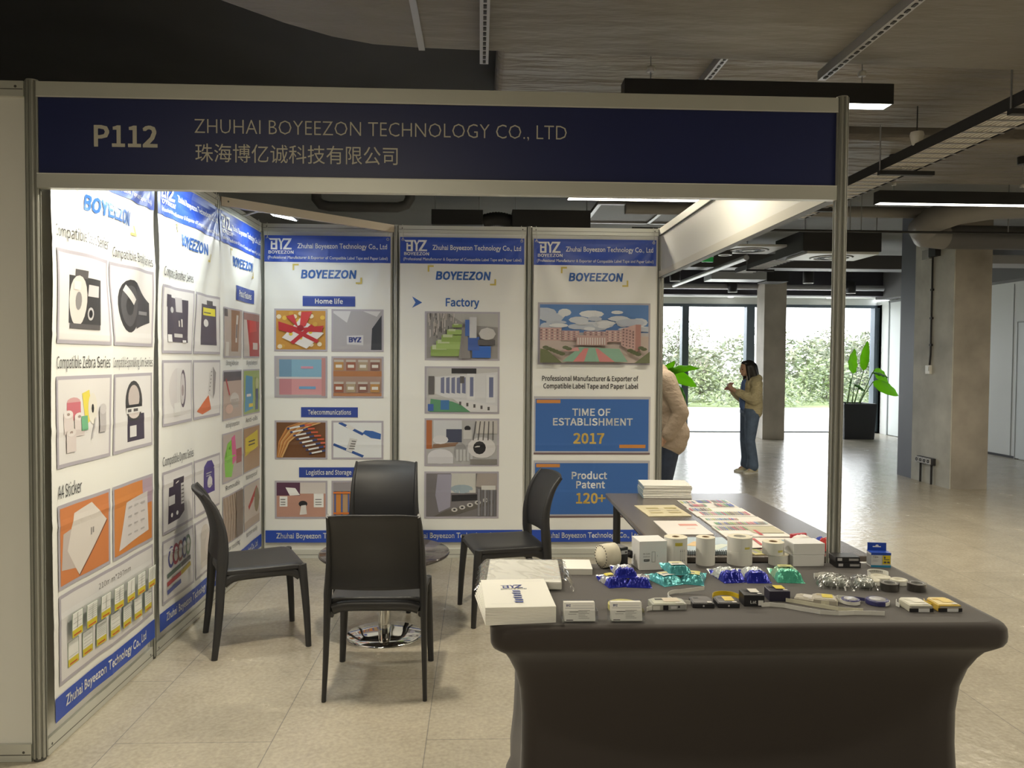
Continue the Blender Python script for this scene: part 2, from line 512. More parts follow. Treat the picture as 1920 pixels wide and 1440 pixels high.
# outside
struct(MB().box(-30, 60, 13.62, 22.5, -.12, -.02, mat('pale_paving', (.72, .70, .66), .8, mottle=(1, .1))), 'ground_terrace')
M_LAWN = mat('meadow_green', (.12, .16, .055), .9, mottle=(.7, .35))
struct(MB().box(-40, 70, 22.5, 90, -.3, -.03, M_LAWN), 'ground_meadow')

def leaf_mb(mb, n, c, r, size, ms, rnd, flat=.7, shell=.45):
    for _ in range(n):
        while True:
            p = Vector((rnd.uniform(-1, 1), rnd.uniform(-1, 1), rnd.uniform(-1, 1)))
            if shell < p.length <= 1: break
        q = Vector((c[0] + p.x * r[0], c[1] + p.y * r[1], c[2] + p.z * r[2]))
        if q.z < 0.02: q.z = .02 + rnd.random() * .1
        a = Vector((rnd.uniform(-1, 1), rnd.uniform(-1, 1), rnd.uniform(-.6, .6))).normalized()
        b = a.cross(Vector((rnd.uniform(-1, 1), rnd.uniform(-1, 1), rnd.uniform(-1, 1)))).normalized()
        s = size * rnd.uniform(.6, 1.3)
        mb.add([q - a * s, q + b * s * flat * .5, q + a * s, q - b * s * flat * .5], [(0, 1, 2, 3)], rnd.choice(ms))
LG = [mat('hazy_leaf_pale', (.20, .25, .115), .7), mat('hazy_leaf_mid', (.165, .21, .10), .7), mat('hazy_leaf_blue', (.19, .225, .155), .7)]  # outdoor haze is put into these pale, low-contrast leaf colours
LD = [mat('hazy_leaf_grey', (.20, .22, .155), .75), mat('hazy_leaf_olive', (.21, .225, .14), .75), LG[2]]  # greyed leaf colours, haze painted in as well
M_TWIG = mat('pale_twig', (.20, .17, .15), .8)
rnd = random.Random(3)
mass = MB()
for k in range(60):
    x = rnd.uniform(-2, 30); y = rnd.uniform(23, 27); h = rnd.uniform(.35, .85) + (y - 23) * .12
    leaf_mb(mass, 330, (x, y, h * .4), (rnd.uniform(.7, 1.4), .7, h * .6), .085, LG, rnd)
for k in range(44):
    x = rnd.uniform(-4, 36); y = rnd.uniform(29, 37); h = rnd.uniform(2.0, 3.0)
    leaf_mb(mass, 900, (x, y, h * .45), (rnd.uniform(1.2, 2.2), 1.0, h * .55), .16, LD, rnd)
o = mass.build('shrubbery'); o['kind'] = 'stuff'
tag(o, 'pale green thicket of low bushes beyond the terrace outside the windows', 'shrubs')
def outside_tree(x, y, h, w, nleaf, label, seed, bush=False):
    rnd = random.Random(seed)
    t = thing('shrub' if bush else 'tree', label, 'shrub' if bush else 'tree', (x, y, -.05), 0, 'trees and shrubs outside')
    mb = MB(); crown = MB()
    for k in range(3 if bush else 4):
        a = rnd.uniform(0, 2 * pi); lean = rnd.uniform(.1, .35) * w
        pts = [(cos(a) * .08, sin(a) * .08, 0), (cos(a) * lean * .4, sin(a) * lean * .3, h * .35), (cos(a) * lean, sin(a) * lean * .6, h * .75)]
        mb.tube(pts, [.05, .035, .018], M_TWIG, n=6)
        for j in range(5 if bush else 11):
            z = rnd.uniform(.4, .8) * h; b = rnd.uniform(0, 2 * pi); l = rnd.uniform(.25, .6) * w
            s0 = Vector((cos(a) * lean * z / h, sin(a) * lean * .6 * z / h, z))
            e = s0 + Vector((cos(b) * l, sin(b) * l * .7, rnd.uniform(.1, .45) * h * .6))
            mid = (s0 + e) / 2 + Vector((0, 0, -.05))
            mb.tube([s0, mid, e], [.016, .012, .006], M_TWIG, n=5)
            for q in range(3):
                mb.tube([mid.lerp(e, q / 3), mid.lerp(e, q / 3) + Vector((rnd.uniform(-.3, .3), rnd.uniform(-.3, .3), rnd.uniform(.1, .4)))], [.008, .004], M_TWIG, n=4)
    leaf_mb(crown, nleaf, (0, 0, h * (.5 if bush else .62)), (w, w * .7, h * (.48 if bush else .36)), .12 if bush else .10, LG if bush else LD, rnd, shell=.1)
    mb.build('trunk', t); crown.build('foliage', t)
outside_tree(7.6, 33, 3.3, 1.2, 900, 'pale tree outside left window beside the booth wall, behind the potted plant', 1)
outside_tree(11.6, 36, 3.7, 1.9, 1500, 'sparse tall tree outside the middle window pane, above the thicket', 2)
outside_tree(16.0, 36, 3.5, 1.6, 1100, 'thin twiggy tree outside right of the round-edged concrete column', 3)
outside_tree(18.9, 35, 3.4, 1.4, 1100, 'leafy tree outside behind the right-hand planter', 4)
outside_tree(10.0, 26.5, 1.5, .7, 700, 'whitish green bush outside the pane left of the standing woman', 5, True)
outside_tree(15.2, 27.5, 1.7, 1.1, 900, 'rounded bright bush outside just right of the far concrete column', 6, True)
# ------------------------------------------------------------------ potted plants
M_POT = mat('black_planter', (.022, .024, .03), .45)
M_SOIL = mat('dark_soil', (.03, .022, .016), .95)
M_LEAF = leaf_mat('strelitzia_leaf', (.20, .42, .03))
M_LEAFD = leaf_mat('strelitzia_leaf_dark', (.08, .24, .035), .25)
M_STEM = mat('leaf_stalk', (.16, .27, .07), .5)
def paddle_leaf(parent, base, neck, tip, width, side, m, fold=.25):
    """stalk from base to neck, blade from neck to tip, drooping"""
    mb = MB(); base, neck, tip = Vector(base), Vector(neck), Vector(tip)
    mid = base.lerp(neck, .5) + Vector((0, 0, .04))
    pts = [base.lerp(mid, t / 4).lerp(mid.lerp(neck, t / 4), t / 4) for t in range(5)]
    mb.tube(pts, [.014, .012, .010, .009, .008], M_STEM, n=8)
    d = tip - neck; sd = Vector(side).normalized(); nr = d.normalized().cross(sd).normalized()
    def fn(u, v):
        a = u * 2 - 1
        wv = width * (sin(pi * min(1, v ** .75)) ** .75) * .5 + .003
        c = neck + d * v + nr * (.10 * d.length * sin(pi * v))
        return c + sd * wv * a + nr * (-fold * wv * abs(a)) + nr * (.012 * sin(v * 23 + a * 3) * abs(a))
    mb.sheet(8, 14, fn, m)
    mb.build('leaf', parent, solid=.004)
def planter(x, y, label, leaves):
    t = thing('potted_plant', label, 'potted plant', (x, y, 0), 0, 'tall planters by the windows')
    p = MB()
    a, b = .295, .325
    def q(h, z): return [(-h, -h, z), (h, -h, z), (h, h, z), (-h, h, z)]
    vs = q(a, 0) + q(b, .695) + q(b - .025, .695) + q(b - .03, .62)
    fs = [(0, 3, 2, 1)] + [(i * 4 + k, i * 4 + (k + 1) % 4, i * 4 + 4 + (k + 1) % 4, i * 4 + 4 + k) for i in range(3) for k in range(4)] + [(12, 13, 14, 15)]
    p.add(vs, fs, M_POT); p.build('pot', t, bevel=.006)
    MB().box(-.29, .29, -.29, .29, .61, .65, M_SOIL).build('soil', t)
    for lf in leaves: paddle_leaf(t, *lf)
planter(9.0, 12.33, 'black square planter with upright paddle-leaf plant at right end of the windows', [
    ((-.12, 0, .64), (-.06, -.1, 1.27), (-.05, -.12, 1.76), .22, (1, .3, 0), M_LEAF),
    ((.02, 0, .64), (.15, -.1, 1.33), (.22, -.1, 1.92), .17, (1, -.2, 0), M_LEAF),
    ((-.1, .05, .64), (-.05, 0, 1.18), (-.13, -.1, .98), .16, (.6, 1, .2), M_LEAFD),
    ((0, .05, .64), (-.02, -.1, 1.06), (.16, -.16, .93), .14, (.2, .8, .5), M_LEAFD),
    ((.1, 0, .64), (.42, 0, 1.36), (.68, -.05, 1.08), .22, (.6, .3, .8), M_LEAF),
    ((.12, .03, .64), (.36, -.08, 1.12), (.86, -.1, .84), .22, (.5, .1, .85), M_LEAF),
    ((.1, -.05, .64), (.33, -.1, 1.3), (.60, -.2, 1.2), .15, (.2, .9, .4), M_LEAFD)])
planter(4.85, 12.36, 'black square planter of drooping paddle leaves behind the booth wall', [
    ((0, 0, .64), (.32, -.1, 1.25), (1.05, -.15, 1.36), .18, (.1, .6, .7), M_LEAF),
    ((.05, 0, .64), (.42, -.12, 1.3), (1.0, -.15, 1.0), .24, (.5, .1, .85), M_LEAF),
    ((.03, .05, .64), (.52, -.08, 1.02), (.80, -.1, .66), .26, (.7, .1, .7), M_LEAFD),
    ((-.05, 0, .64), (.25, -.1, 1.1), (.56, -.15, 1.5), .22, (1, .2, -.5), M_LEAF),
    ((-.1, 0, .64), (-.05, 0, 1.2), (-.15, -.05, 1.75), .2, (1, .2, 0), M_LEAF),
    ((-.12, 0, .64), (-.3, -.05, 1.2), (-.75, -.1, 1.1), .22, (-.2, 1, .2), M_LEAFD),
    ((.08, .04, .64), (.4, -.05, .95), (.72, -.1, .92), .15, (.2, .9, .4), M_LEAFD)])

# ------------------------------------------------------------------ fittings on the big column
c = thing('conduit', 'black cable conduit running down the lit side of the big concrete column', 'conduit', (7.22, 6.6, 0))
MB().tube([(-.012, .02, 1.44), (-.012, 0, 1.6), (-.012, 0, 2.8)], .011, M_DARKB, n=8).build('conduit_pipe', c)
for z in (1.72, 2.05, 2.4): MB().box(-.028, 0, -.03, .012, z - .012, z + .012, M_DARKB).build('clip', c)
s = thing('thermostat', 'small white control box at the lower end of the black conduit', 'switch', (7.22, 6.63, 1.36))
MB().box(-.03, 0, -.05, .05, 0, .11, mat('switch_white', (.75, .74, .68), .4)).build('housing', s, bevel=.004)
MB().box(-.034, -.03, -.03, .03, .04, .09, mat('switch_face', (.62, .62, .57), .3)).build('rocker', s)
j = thing('junction_box', 'grey and black junction box at the top of the column conduit', 'junction box', (7.22, 6.6, 2.78))
MB().box(-.06, 0, 0, .16, 0, .12, mat('box_grey', (.33, .33, .32), .5)).build('housing', j, bevel=.005)
MB().box(-.07, 0, -.15, -.005, .02, .13, M_DARKB).build('end_box', j)
s = thing('socket_strip', 'black strip of four power sockets low on the lit column face', 'sockets', (7.22, 6.64, .24))
MB().box(-.04, 0, -.19, .17, 0, .085, M_DARKB).build('backplate', s, bevel=.004)
for k in range(4):
    so = MB(); y0 = .14 - k * .085
    so.box(-.055, -.04, y0 - .036, y0 + .036, .008, .078, mat('socket_grey', (.45, .45, .46), .4))
    so.T = Matrix.Translation((-.056, y0, .043)) @ Matrix.Rotation(-pi / 2, 4, 'Y')
    so.ring(.012, .022, 0, .004, M_DARKB, n=16)
    so.build('socket', s)
for y0 in (-.13, .11):
    MB().tube([(-.02, y0, 0), (-.02, y0, -.24)], .013, M_DARKB, n=8).build('cable_pipe', s)
# ------------------------------------------------------------------ services under the ceiling
def one(name, mb, label, cat, group=None, **k):
    return tag(mb.build(name, **k), label, cat, group)
plan = [(-.2, -5), (-.2, -1.5), (-.1, -.7), (.05, -.25), (.27, .16), (.51, .427), (.742, .66), (.93, .80), (1.112, .88), (1.35, .912), (1.638, .925), (2.415, .95), (3.398, .988), (4.418, 1.023), (9.6, 1.2), (9.6, -5)]
dm = MB().prism(plan, 3.0, 3.30, M_FOIL)
t = thing('insulated_duct', 'wide smooth grey insulated duct overhead with a curved left end', 'duct')
dm.build('casing', t, bevel=.03, seg=3)
MB().box(1.33, 1.36, -2, .9, 2.992, 3.0, M_GALV).build('seam_strip', t)
one('insulated_duct', MB().box(1.72, 9.6, 1.28, 2.70, 3.2, 3.4, M_FOILW), 'wrinkled grey duct above the nearest lit pendant lamp', 'duct', bevel=.04, seg=3)
one('insulated_duct', MB().box(3.0, 9.6, 2.98, 4.45, 3.2, 3.4, M_FOILW), 'wrinkled grey duct above the far right pendant lamp', 'duct', bevel=.04, seg=3)
def strut(x, y0, y1, z, label):
    m = MB()
    m.box(x - .021, x + .021, y0, y1, z + .004, z + .05, M_GALV)
    k = y0 + .03
    while k < y1 - .04:
        m.box(x - .006, x + .008, k, k + .03, z, z + .005, M_DARKB); k += .055
    one('support_rail', m, label, 'support rail', 'perforated rails under the ducts')
strut(1.645, -1.6, .955, 2.95, 'perforated steel rail under the duct, straight above the fascia sign middle')
strut(3.385, -1.6, 1.08, 2.95, 'perforated steel rail under the duct, above the right end of nearest pendant lamp')
strut(2.96, 1.3, 2.2, 3.15, 'short perforated steel rail just behind the nearest pendant lamp')

# pendants
M_HOUS = mat('black_lamp_housing', (.018, .018, .019), .45)
M_DIFF = mat('lamp_diffuser', (.9, .9, .88), .4, emit=(1.0, .95, .86, 9.0))
def pendant(x, y, label, power=None, zt=3.2):
    t = thing('pendant_light', label, 'pendant lamp', (x, y, 2.80), 0, 'black linear pendant lamps')
    h = MB()
    h.box(0, 1.36, 0, .1, .012, .10, M_HOUS); h.box(0, 1.36, 0, .006, 0, .012, M_HOUS); h.box(0, 1.36, .094, .1, 0, .012, M_HOUS)
    h.box(0, .006, 0, .1, 0, .012, M_HOUS); h.box(1.354, 1.36, 0, .1, 0, .012, M_HOUS)
    h.build('housing', t)
    MB().box(.007, 1.353, .007, .093, .001, .011, M_DIFF).build('diffuser', t)
    for xx in (.14, 1.22):
        MB().tube([(xx, .05, .1), (xx, .05, zt - 2.805)], .0025, M_GALV, n=6).build('suspension_wire', t)
        MB().lathe([(.018, .15), (.022, .16), (.018, .175), (.006, .18)], mat('clip_white', (.7, .68, .62), .4), (xx, .05), 16).build('wire_clip', t)
        MB().lathe([(.038, zt - 2.86), (.04, zt - 2.85), (.04, zt - 2.80)], M_HOUS, (xx, .05), 20).build('canopy', t)
    area_light('pendant_glow', (.68, .05, -.004), 1.34, .085, power or PENDANT_W, WARM, (0, 0, 0), t)
    return t
pendant(2.34, .95, 'black linear pendant lamp over the right end of the fascia sign', PENDANT_W * .75, zt=3.42)
pendant(2.33, 3.36, 'black linear pendant lamp seen under the fascia, behind the booth back wall')
pendant(4.87, 3.36, 'black linear pendant lamp lit at the right, above the big concrete column', zt=3.2)
for (x, y, l) in ((4.87, -1.5, 'unseen pendant lamp added for light over the aisle right of the display table'), (7.4, .95, 'unseen pendant lamp added for light over the open hall right of the booth'), (-.2, -3.9, 'unseen pendant lamp added for light over the aisle behind the viewpoint')):  # unseen pendants added to brighten the booth front and the aisle
    pendant(x, y, l, PENDANT_W * (2.3 if x < 0 else 1.5), zt=3.0)

# cable trays
def tray(x0, x1, y0, y1, z, label, cable):
    t = thing('cable_tray', label, 'cable tray', (0, 0, z))
    s = MB()
    for xx in (x0, x1): s.box(xx - .002, xx + .002, y0, y1, 0, .07, M_DARKB)
    k = y0 + .05
    while k < y1:
        s.box(x0, x1, k, k + .01, -.004, .002, M_GALV); k += .12
    s.build('tray_frame', t)
    n = 9
    for i in range(n):
        xx = x0 + .018 + (x1 - x0 - .036) * i / (n - 1)
        MB().tube([(xx, y0, .012), (xx, (y0 + y1) / 2, .010), (xx, y1, .012)], .0085, cable, n=6).build('cable', t)
    for k in range(int((y1 - y0) / 1.4) + 1):
        yy = y0 + 1.3 + k * 1.4
        if yy < y1: MB().tube([(x0 - .012, yy + .02, -.02), (x0 - .012, yy + .02, (3.0 if yy < 1.1 else 3.205) - z if y0 < 2 else 3.42 - z)], .005, M_GALV, n=6).build('hanger_rod', t)
        if yy < y1: MB().box(x0 - .02, x1 + .12, yy, yy + .04, -.035, -.006, M_DARKB).build('hanger_bracket', t)
M_CABLE = mat('pale_cable', (.60, .57, .52), .5)
tray(4.50, 4.76, -5.7, 4.6, 2.88, 'cable tray of pale cables running past the top of the front right booth post', M_CABLE)
tray(5.62, 5.90, 7.4, 9.3, 2.88, 'far cable tray in the distance seen below the white side fascia', M_CABLE)
sp = thing('ceiling_sensor', 'small cream sensor clipped above the near cable tray', 'sensor', (4.52, 2.2, 2.98))
MB().lathe([(.012, -.05), (.03, -.03), (.045, .03), (.04, .05)], mat('clip_white'), n=14).build('sensor_body', sp)
MB().tube([(0, 0, .05), (0, 0, .22)], .004, M_DARKB, n=6).build('mount', sp)

# ducts and pipes
el = [(9.74, 5.7, 2.905), (7.2, 5.7, 2.905), (6.8, 5.7, 2.905), (6.56, 5.66, 2.92), (6.44, 5.5, 2.96), (6.44, 5.3, 3.02), (6.6, 5.12, 3.08), (6.9, 5.05, 3.12), (7.4, 5.05, 3.14)]
rd = thing('round_duct', 'round dark duct with a bulging elbow crossing in front of the big column top', 'duct')
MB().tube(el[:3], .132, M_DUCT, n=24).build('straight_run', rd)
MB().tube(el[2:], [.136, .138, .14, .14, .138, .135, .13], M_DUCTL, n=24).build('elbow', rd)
one('round_duct', MB().tube([(3.2, 5.6, 3.15), (7.2, 5.6, 3.15), (7.28, 5.6, 3.15)], [.062, .062, .03], M_DUCTL, n=18), 'slim grey duct above the elbow duct, just under the far right lamp', 'duct')
sp = thing('sprinkler_pipe', 'thin dark sprinkler pipe crossing below the elbow duct', 'pipe')
MB().tube([(3.2, 5.2, 2.872), (9.7, 5.2, 2.872)], .013, M_DARKB, n=8).build('pipe', sp)
for x in (5.5, 5.62, 7.2): MB().tube([(x, 5.2, 2.872), (x, 5.2, 3.42)], .005, M_GALV, n=6).build('hanger', sp)
def diffuser(x0, x1, y0, y1, z, label):
    t = thing('ceiling_diffuser', label, 'air diffuser', ((x0 + x1) / 2, (y0 + y1) / 2, z), 0, 'square ceiling air diffusers')
    w_, d_ = (x1 - x0) / 2, (y1 - y0) / 2
    M_DW = mat('diffuser_white', (.66, .68, .68), .4)
    MB().box(-w_, w_, -d_, d_, 0, .03, M_DW).build('frame', t, bevel=.004)
    r = MB()
    for (a, b) in ((.05, .08), (.13, .16), (.21, .24)): r.ring(a, b, -.012, 0, M_DARKB if a == .13 else M_DW, n=28)
    r.build('louvre_rings', t)
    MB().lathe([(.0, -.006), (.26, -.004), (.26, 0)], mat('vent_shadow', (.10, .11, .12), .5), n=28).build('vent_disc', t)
diffuser(5.55, 6.43, 6.4, 7.05, 2.80, 'white square air diffuser under the black box beside the booth post')
diffuser(4.75, 5.5, 6.9, 7.6, 2.95, 'white square air diffuser just under the sloping side fascia')
def fan_box(x0, x1, y0, y1, z0, z1, label, hang=True):
    t = thing('fan_coil_unit', label, 'ventilation unit', (0, 0, 0))
    MB().box(x0, x1, y0, y1, z0, z1, M_DARKB).build('casing', t, bevel=.006)
    if hang:
        for x in (x0 + .04, x1 - .04): MB().tube([(x, y0 + .05, z1), (x, y0 + .05, 3.42)], .006, M_GALV, n=6).build('hanger_rod', t)
fan_box(5.5, 6.46, 6.4, 7.3, 2.83, 3.08, 'black ventilation box beside the front right booth post')
fan_box(1.08, 1.66, 6.0, 6.7, 3.02, 3.19, 'black ventilation box above the middle back banner')
fan_box(1.99, 2.88, 6.0, 6.7, 3.0, 3.2, 'long black ventilation box above the right back banner')
fx = MB(); pts = []; rr = []
for k in range(25):
    u = k / 24; pts.append((1.66 + .33 * u, 6.2, 3.09 + .035 * sin(pi * u))); rr.append(.075 + (.007 if k % 2 else 0))
fx.tube(pts, rr, M_DARKB, n=16)
one('flexible_duct', fx, 'ribbed black flexible duct joining the two black boxes above the back wall', 'duct')
one('wrapped_pipe', MB().tube([(-.2, 6, 3.42), (-.2, 6, 3.28), (-.15, 6, 3.22), (-.05, 6, 3.2), (.7, 6, 3.2), (.8, 6, 3.23), (.84, 6, 3.3), (.84, 6, 3.42)], .058, M_DUCT, n=16), 'thick grey wrapped pipe with bent ends above the left back banner', 'pipe')
ap = thing('ceiling_panel', 'dark ceiling panel in a pale metal grid above the right end of back wall', 'ceiling panel', (0, 0, 3.2))
MB().box(2.9, 5.2, 5.6, 6.8, .01, .03, mat('panel_dark', (.13, .12, .11), .6)).build('infill', ap)
for (a, b, c, e) in ((2.9, 5.2, 5.58, 5.62), (2.9, 5.2, 6.76, 6.8), (2.9, 2.94, 5.6, 6.8), (3.68, 3.72, 5.6, 6.8), (4.44, 4.48, 5.6, 6.8)):
    MB().box(a, b, c, e, -.01, .012, M_GALV).build('grid_bar', ap)
def can(x, y, label, zb=2.85):
    t = thing('ceiling_downlight', label, 'downlight', (x, y, zb), 0, 'black cylinder downlights')
    MB().lathe([(.075, 0), (.09, .0), (.09, .22), (.0, .22)], M_DARKB, n=20).build('can', t)
    MB().ring(.066, .088, -.008, 0, mat('diffuser_white'), n=20).build('trim_ring', t)
    MB().tube([(0, 0, .2), (0, 0, 3.42 - zb)], .012, M_DARKB, n=6).build('stem', t)
can(4.92, 10.3, 'black cylinder downlight over the drooping plant beside the booth')
can(6.55, 12.3, 'black cylinder downlight in front of the window head above the woman')
can(7.25, 10.4, 'black cylinder downlight right of the far concrete column top')
can(8.9, 12.3, 'black cylinder downlight above the right-hand planter')
can(4.85, 7.35, 'black cylinder downlight with white ring just under the side fascia', 2.9)
can(7.75, 5.3, 'black cylinder downlight at the right edge, in front of the round duct', 2.93)
for x in (6.82, 8.9):
    one('spot_light', MB().lathe([(.0, 2.822), (.05, 2.822), (.055, 2.83)], mat('spot_face', (.9, .9, .88), .4, emit=(1, .97, .9, 6)), (x, 13.25), 16),
        'small lit spot in the white window head ' + ('left' if x < 7 else 'right') + ' of the far column', 'downlight', 'recessed spots over the windows')
ex = thing('exit_sign', 'small green lit sign hanging under the side fascia in the distance', 'sign', (4.86, 8.2, 2.91))
MB().box(-.08, .08, -.02, .02, 0, .07, mat('sign_green', (.03, .25, .06), .4, emit=(.04, .5, .1, .12))).build('sign_face', ex)
MB().box(-.085, .085, -.025, .025, .07, .08, mat('diffuser_white')).build('sign_frame', ex)
MB().tube([(0, 0, .08), (0, 0, .51)], .006, M_DARKB, n=6).build('rod', ex)
one('steel_pipe', MB().tube([(5.22, 7.6, 2.9), (5.22, 11.6, 2.9)], .038, M_GALV, n=12), 'bright steel pipe running back towards the windows under the side fascia', 'pipe')
one('steel_pipe', MB().tube([(4.2, 12.4, 2.96), (9.6, 12.4, 2.96)], .055, M_GALV, n=12), 'long steel pipe running along the tops of the windows', 'pipe')
one('flat_duct', MB().box(5.75, 6.75, 11.0, 11.5, 2.96, 3.1, mat('duct_silver', (.5, .52, .53), .4, metal=.4)), 'silver flat duct in the distance left of the far column', 'duct', bevel=.01)
fan_box(6.75, 7.15, 11.0, 11.5, 2.93, 3.12, 'black box at the end of the distant silver duct')
one('flat_duct', MB().box(4.6, 9.6, 9.4, 9.8, 2.98, 3.2, M_DUCT), 'dark flat duct crossing the far ceiling', 'duct', bevel=.01)
one('flat_duct', MB().box(7.9, 9.7, 7.6, 8.1, 2.86, 2.98, mat('pale_beam', (.42, .42, .43), .5)), 'pale grey beam right of the big column, over the white wall', 'duct', bevel=.006)
# ------------------------------------------------------------------ booth shell
M_ALU = mat('satin_aluminium', (.62, .63, .58), .4, metal=.25)
M_ALUD = mat('aluminium_groove', (.10, .10, .095), .5, metal=.4)
M_PANEL = mat('white_panel', (.80, .80, .755), .45)
def post(x, y, label, h=2.5):
    t = thing('aluminium_post', label, 'booth post', (x, y, 0), 0, 'aluminium booth posts')
    R = .0235; pr = []
    for k in range(8):                                   # octagonal profile with a groove in every side
        a = pi / 4 * k; e = Vector((cos(a), sin(a))); s_ = Vector((-sin(a), cos(a))); hw = R * math.tan(pi / 8)
        for (dd, ss) in ((R, -hw * .97), (R, -.0042), (R - .008, -.0042), (R - .008, .0042), (R, .0042), (R, hw * .97)):
            pr.append(tuple(e * dd + s_ * ss))
    MB().prism(pr, .012, h, mat('post_aluminium', (.40, .405, .37), .38, metal=.5)).build('profile', t)
    MB().lathe([(.021, 0), (.021, .012)], M_ALUD, n=16).build('foot', t)
    MB().lathe([(.0225, h), (.021, h + .004), (0, h + .004)], M_ALU, n=16).build('end_cap', t)
    return t
post(0, 0, 'aluminium post at the left end of the fascia sign', 2.505)
post(3, 0, 'aluminium post at the right end of the fascia sign', 2.505)
post(0, 1, 'aluminium post between the first and second left wall banners')
post(0, 2, 'aluminium post between the second and third left wall banners')
post(0, 3, 'aluminium post in the back left booth corner')
post(1, 3, 'aluminium post between the left and middle back banners')
post(2, 3, 'aluminium post between the middle and right back banners')
post(3, 3, 'aluminium post at the right end of the back wall')
def panel(x, y, rz, label):
    """1 m bay running along local +x"""
    t = thing('partition_panel', label, 'booth panel', (x, y, 0), rz, 'white booth panels')
    MB().box(.022, .978, -.004, .004, .06, 2.45, M_PANEL).build('infill', t)
    for (a, b, n) in ((.0008, .066, 'bottom_rail'), (2.445, 2.5, 'top_rail')):
        r = MB().box(.022, .978, -.018, .018, a, b, M_ALU)
        r.box(.024, .976, -.0185, .0185, a + .024, a + .027, M_ALUD)
        for xx in (.05, .95):
            r.T = Matrix.Translation((xx, -.0181, a + .035)) @ Matrix.Rotation(pi / 2, 4, 'X'); r.lathe([(.005, 0), (.005, .0006)], M_ALUD, n=10); r.T = Matrix.Identity(4)
        r.build(n, t)
for k, l in enumerate(('front', 'middle', 'rear')): panel(0, k, pi / 2, 'white booth panel behind the ' + ('first', 'second', 'third')[k] + ' left wall banner')
for k, l in enumerate(('left', 'middle', 'right')): panel(k, 3, 0, 'white booth panel behind the ' + l + ' back wall banner')
panel(-1, 0, 0, 'plain cream booth panel outside the booth, at the left picture edge')
# front fascia
M_NAVY = mat('navy_fascia', (.016, .024, .105), .42)
M_LET = mat('cream_lettering', (.62, .60, .52), .5)
fa = thing('fascia_sign', 'navy fascia sign board across the booth front with stand number and company name', 'sign', (0, 0, 0))
MB().box(.024, 2.976, -.006, .006, 2.165, 2.455, M_NAVY).build('board', fa)
for (a, b, n) in ((2.118, 2.17, 'bottom_rail'), (2.447, 2.5, 'top_rail')):
    r = MB().box(.022, 2.978, -.018, .018, a, b, M_ALU); r.box(.022, 2.978, -.019, -.018, (b if n[0] == 'b' else a) - .002, (b if n[0] == 'b' else a) + .001, M_PANEL)
    r.build(n, fa)
F = lambda u, v, d: (u, -.006 - d, v)
q = MB(); solid_text(q, 'P112', .222, .45, 2.274, .073, M_LET, .002, .022, F, sans=True); q.build('stand_number', fa)
q = MB(); solid_text(q, 'ZHUHAI BOYEEZON TECHNOLOGY CO., LTD', .583, 1.952, 2.327, .052, M_LET, .002, -.012, F); q.build('company_lettering', fa)
q = MB(); solid_text(q, '珠海博亿诚科技有限公司', .586, 1.324, 2.228, .050, M_LET, .002, 0, F); q.build('chinese_lettering', fa)
sf = thing('side_fascia', 'blank cream fascia board along the open right side of the booth', 'fascia board', (3, 0, 0))
MB().box(-.005, .005, .024, 2.976, 2.165, 2.455, M_PANEL).build('board', sf)
for (a, b, n) in ((2.13, 2.18, 'bottom_rail'), (2.447, 2.5, 'top_rail')):
    r = MB().box(-.018, .018, .022, 2.978, a, b, mat('cream_rail', (.72, .70, .62), .45, metal=.15)); r.box(-.019, .019, .022, 2.978, a - .001, a + .003, M_ALUD); r.build(n, sf)
br = thing('corner_brace', 'beige rail bracing the back left corner above the banners', 'brace', (0, 2, 2.445), radians(45))
MB().box(.03, 1.385, -.016, .016, 0, .055, mat('beige_rail', (.55, .48, .38), .5, metal=.1)).build('rail', br)
q = MB(); q.T = Matrix.Translation((.075, -.0161, .03)) @ Matrix.Rotation(pi / 2, 4, 'X'); q.lathe([(.006, 0), (.006, .001)], M_ALUD, n=10); q.build('screw', br)

# booth flood lamps
M_LAMPF = mat('flood_glass', (.9, .95, .93), .3, emit=(.9, 1, .97, 7))
def flood(x, y, z, rz, label, power, tilt=35, col=COOL):
    t = thing('arm_floodlight', label, 'floodlight', (x, y, z), rz, 'small booth floodlights')
    MB().tube([(0, 0, 0), (.1, 0, .03), (.2, 0, .03)], .008, M_ALU, n=8).build('arm', t)
    h = MB(); h.T = Matrix.Translation((.2, 0, .01)) @ Matrix.Rotation(radians(tilt), 4, 'Y')
    h.box(-.02, .16, -.07, .07, .004, .03, mat('lamp_grey', (.45, .46, .46), .4, metal=.4)); h.build('lamp_head', t, bevel=.004)
    g = MB(); g.T = h.T; g.box(-.01, .15, -.06, .06, 0, .005, M_LAMPF); g.build('lamp_glass', t)
    l = area_light('flood_glow', (.27, 0, -.05), .14, .11, power, col, (0, radians(tilt), 0), t)
flood(.03, 2.45, 2.46, 0, 'small floodlight clipped on the left wall top near the back corner', SPOT_W * .5, 12)
flood(.03, 1.25, 2.46, 0, 'small floodlight on the left wall top above the second banner', SPOT_W, 12)
flood(.03, .35, 2.46, 0, 'small floodlight on the left wall top above the first banner', SPOT_W, 12, (1.0, .96, .85))
flood(1.05, .03, 2.44, pi / 2, 'small floodlight behind the middle of the fascia sign', BOOTH_W, 5, WARM)
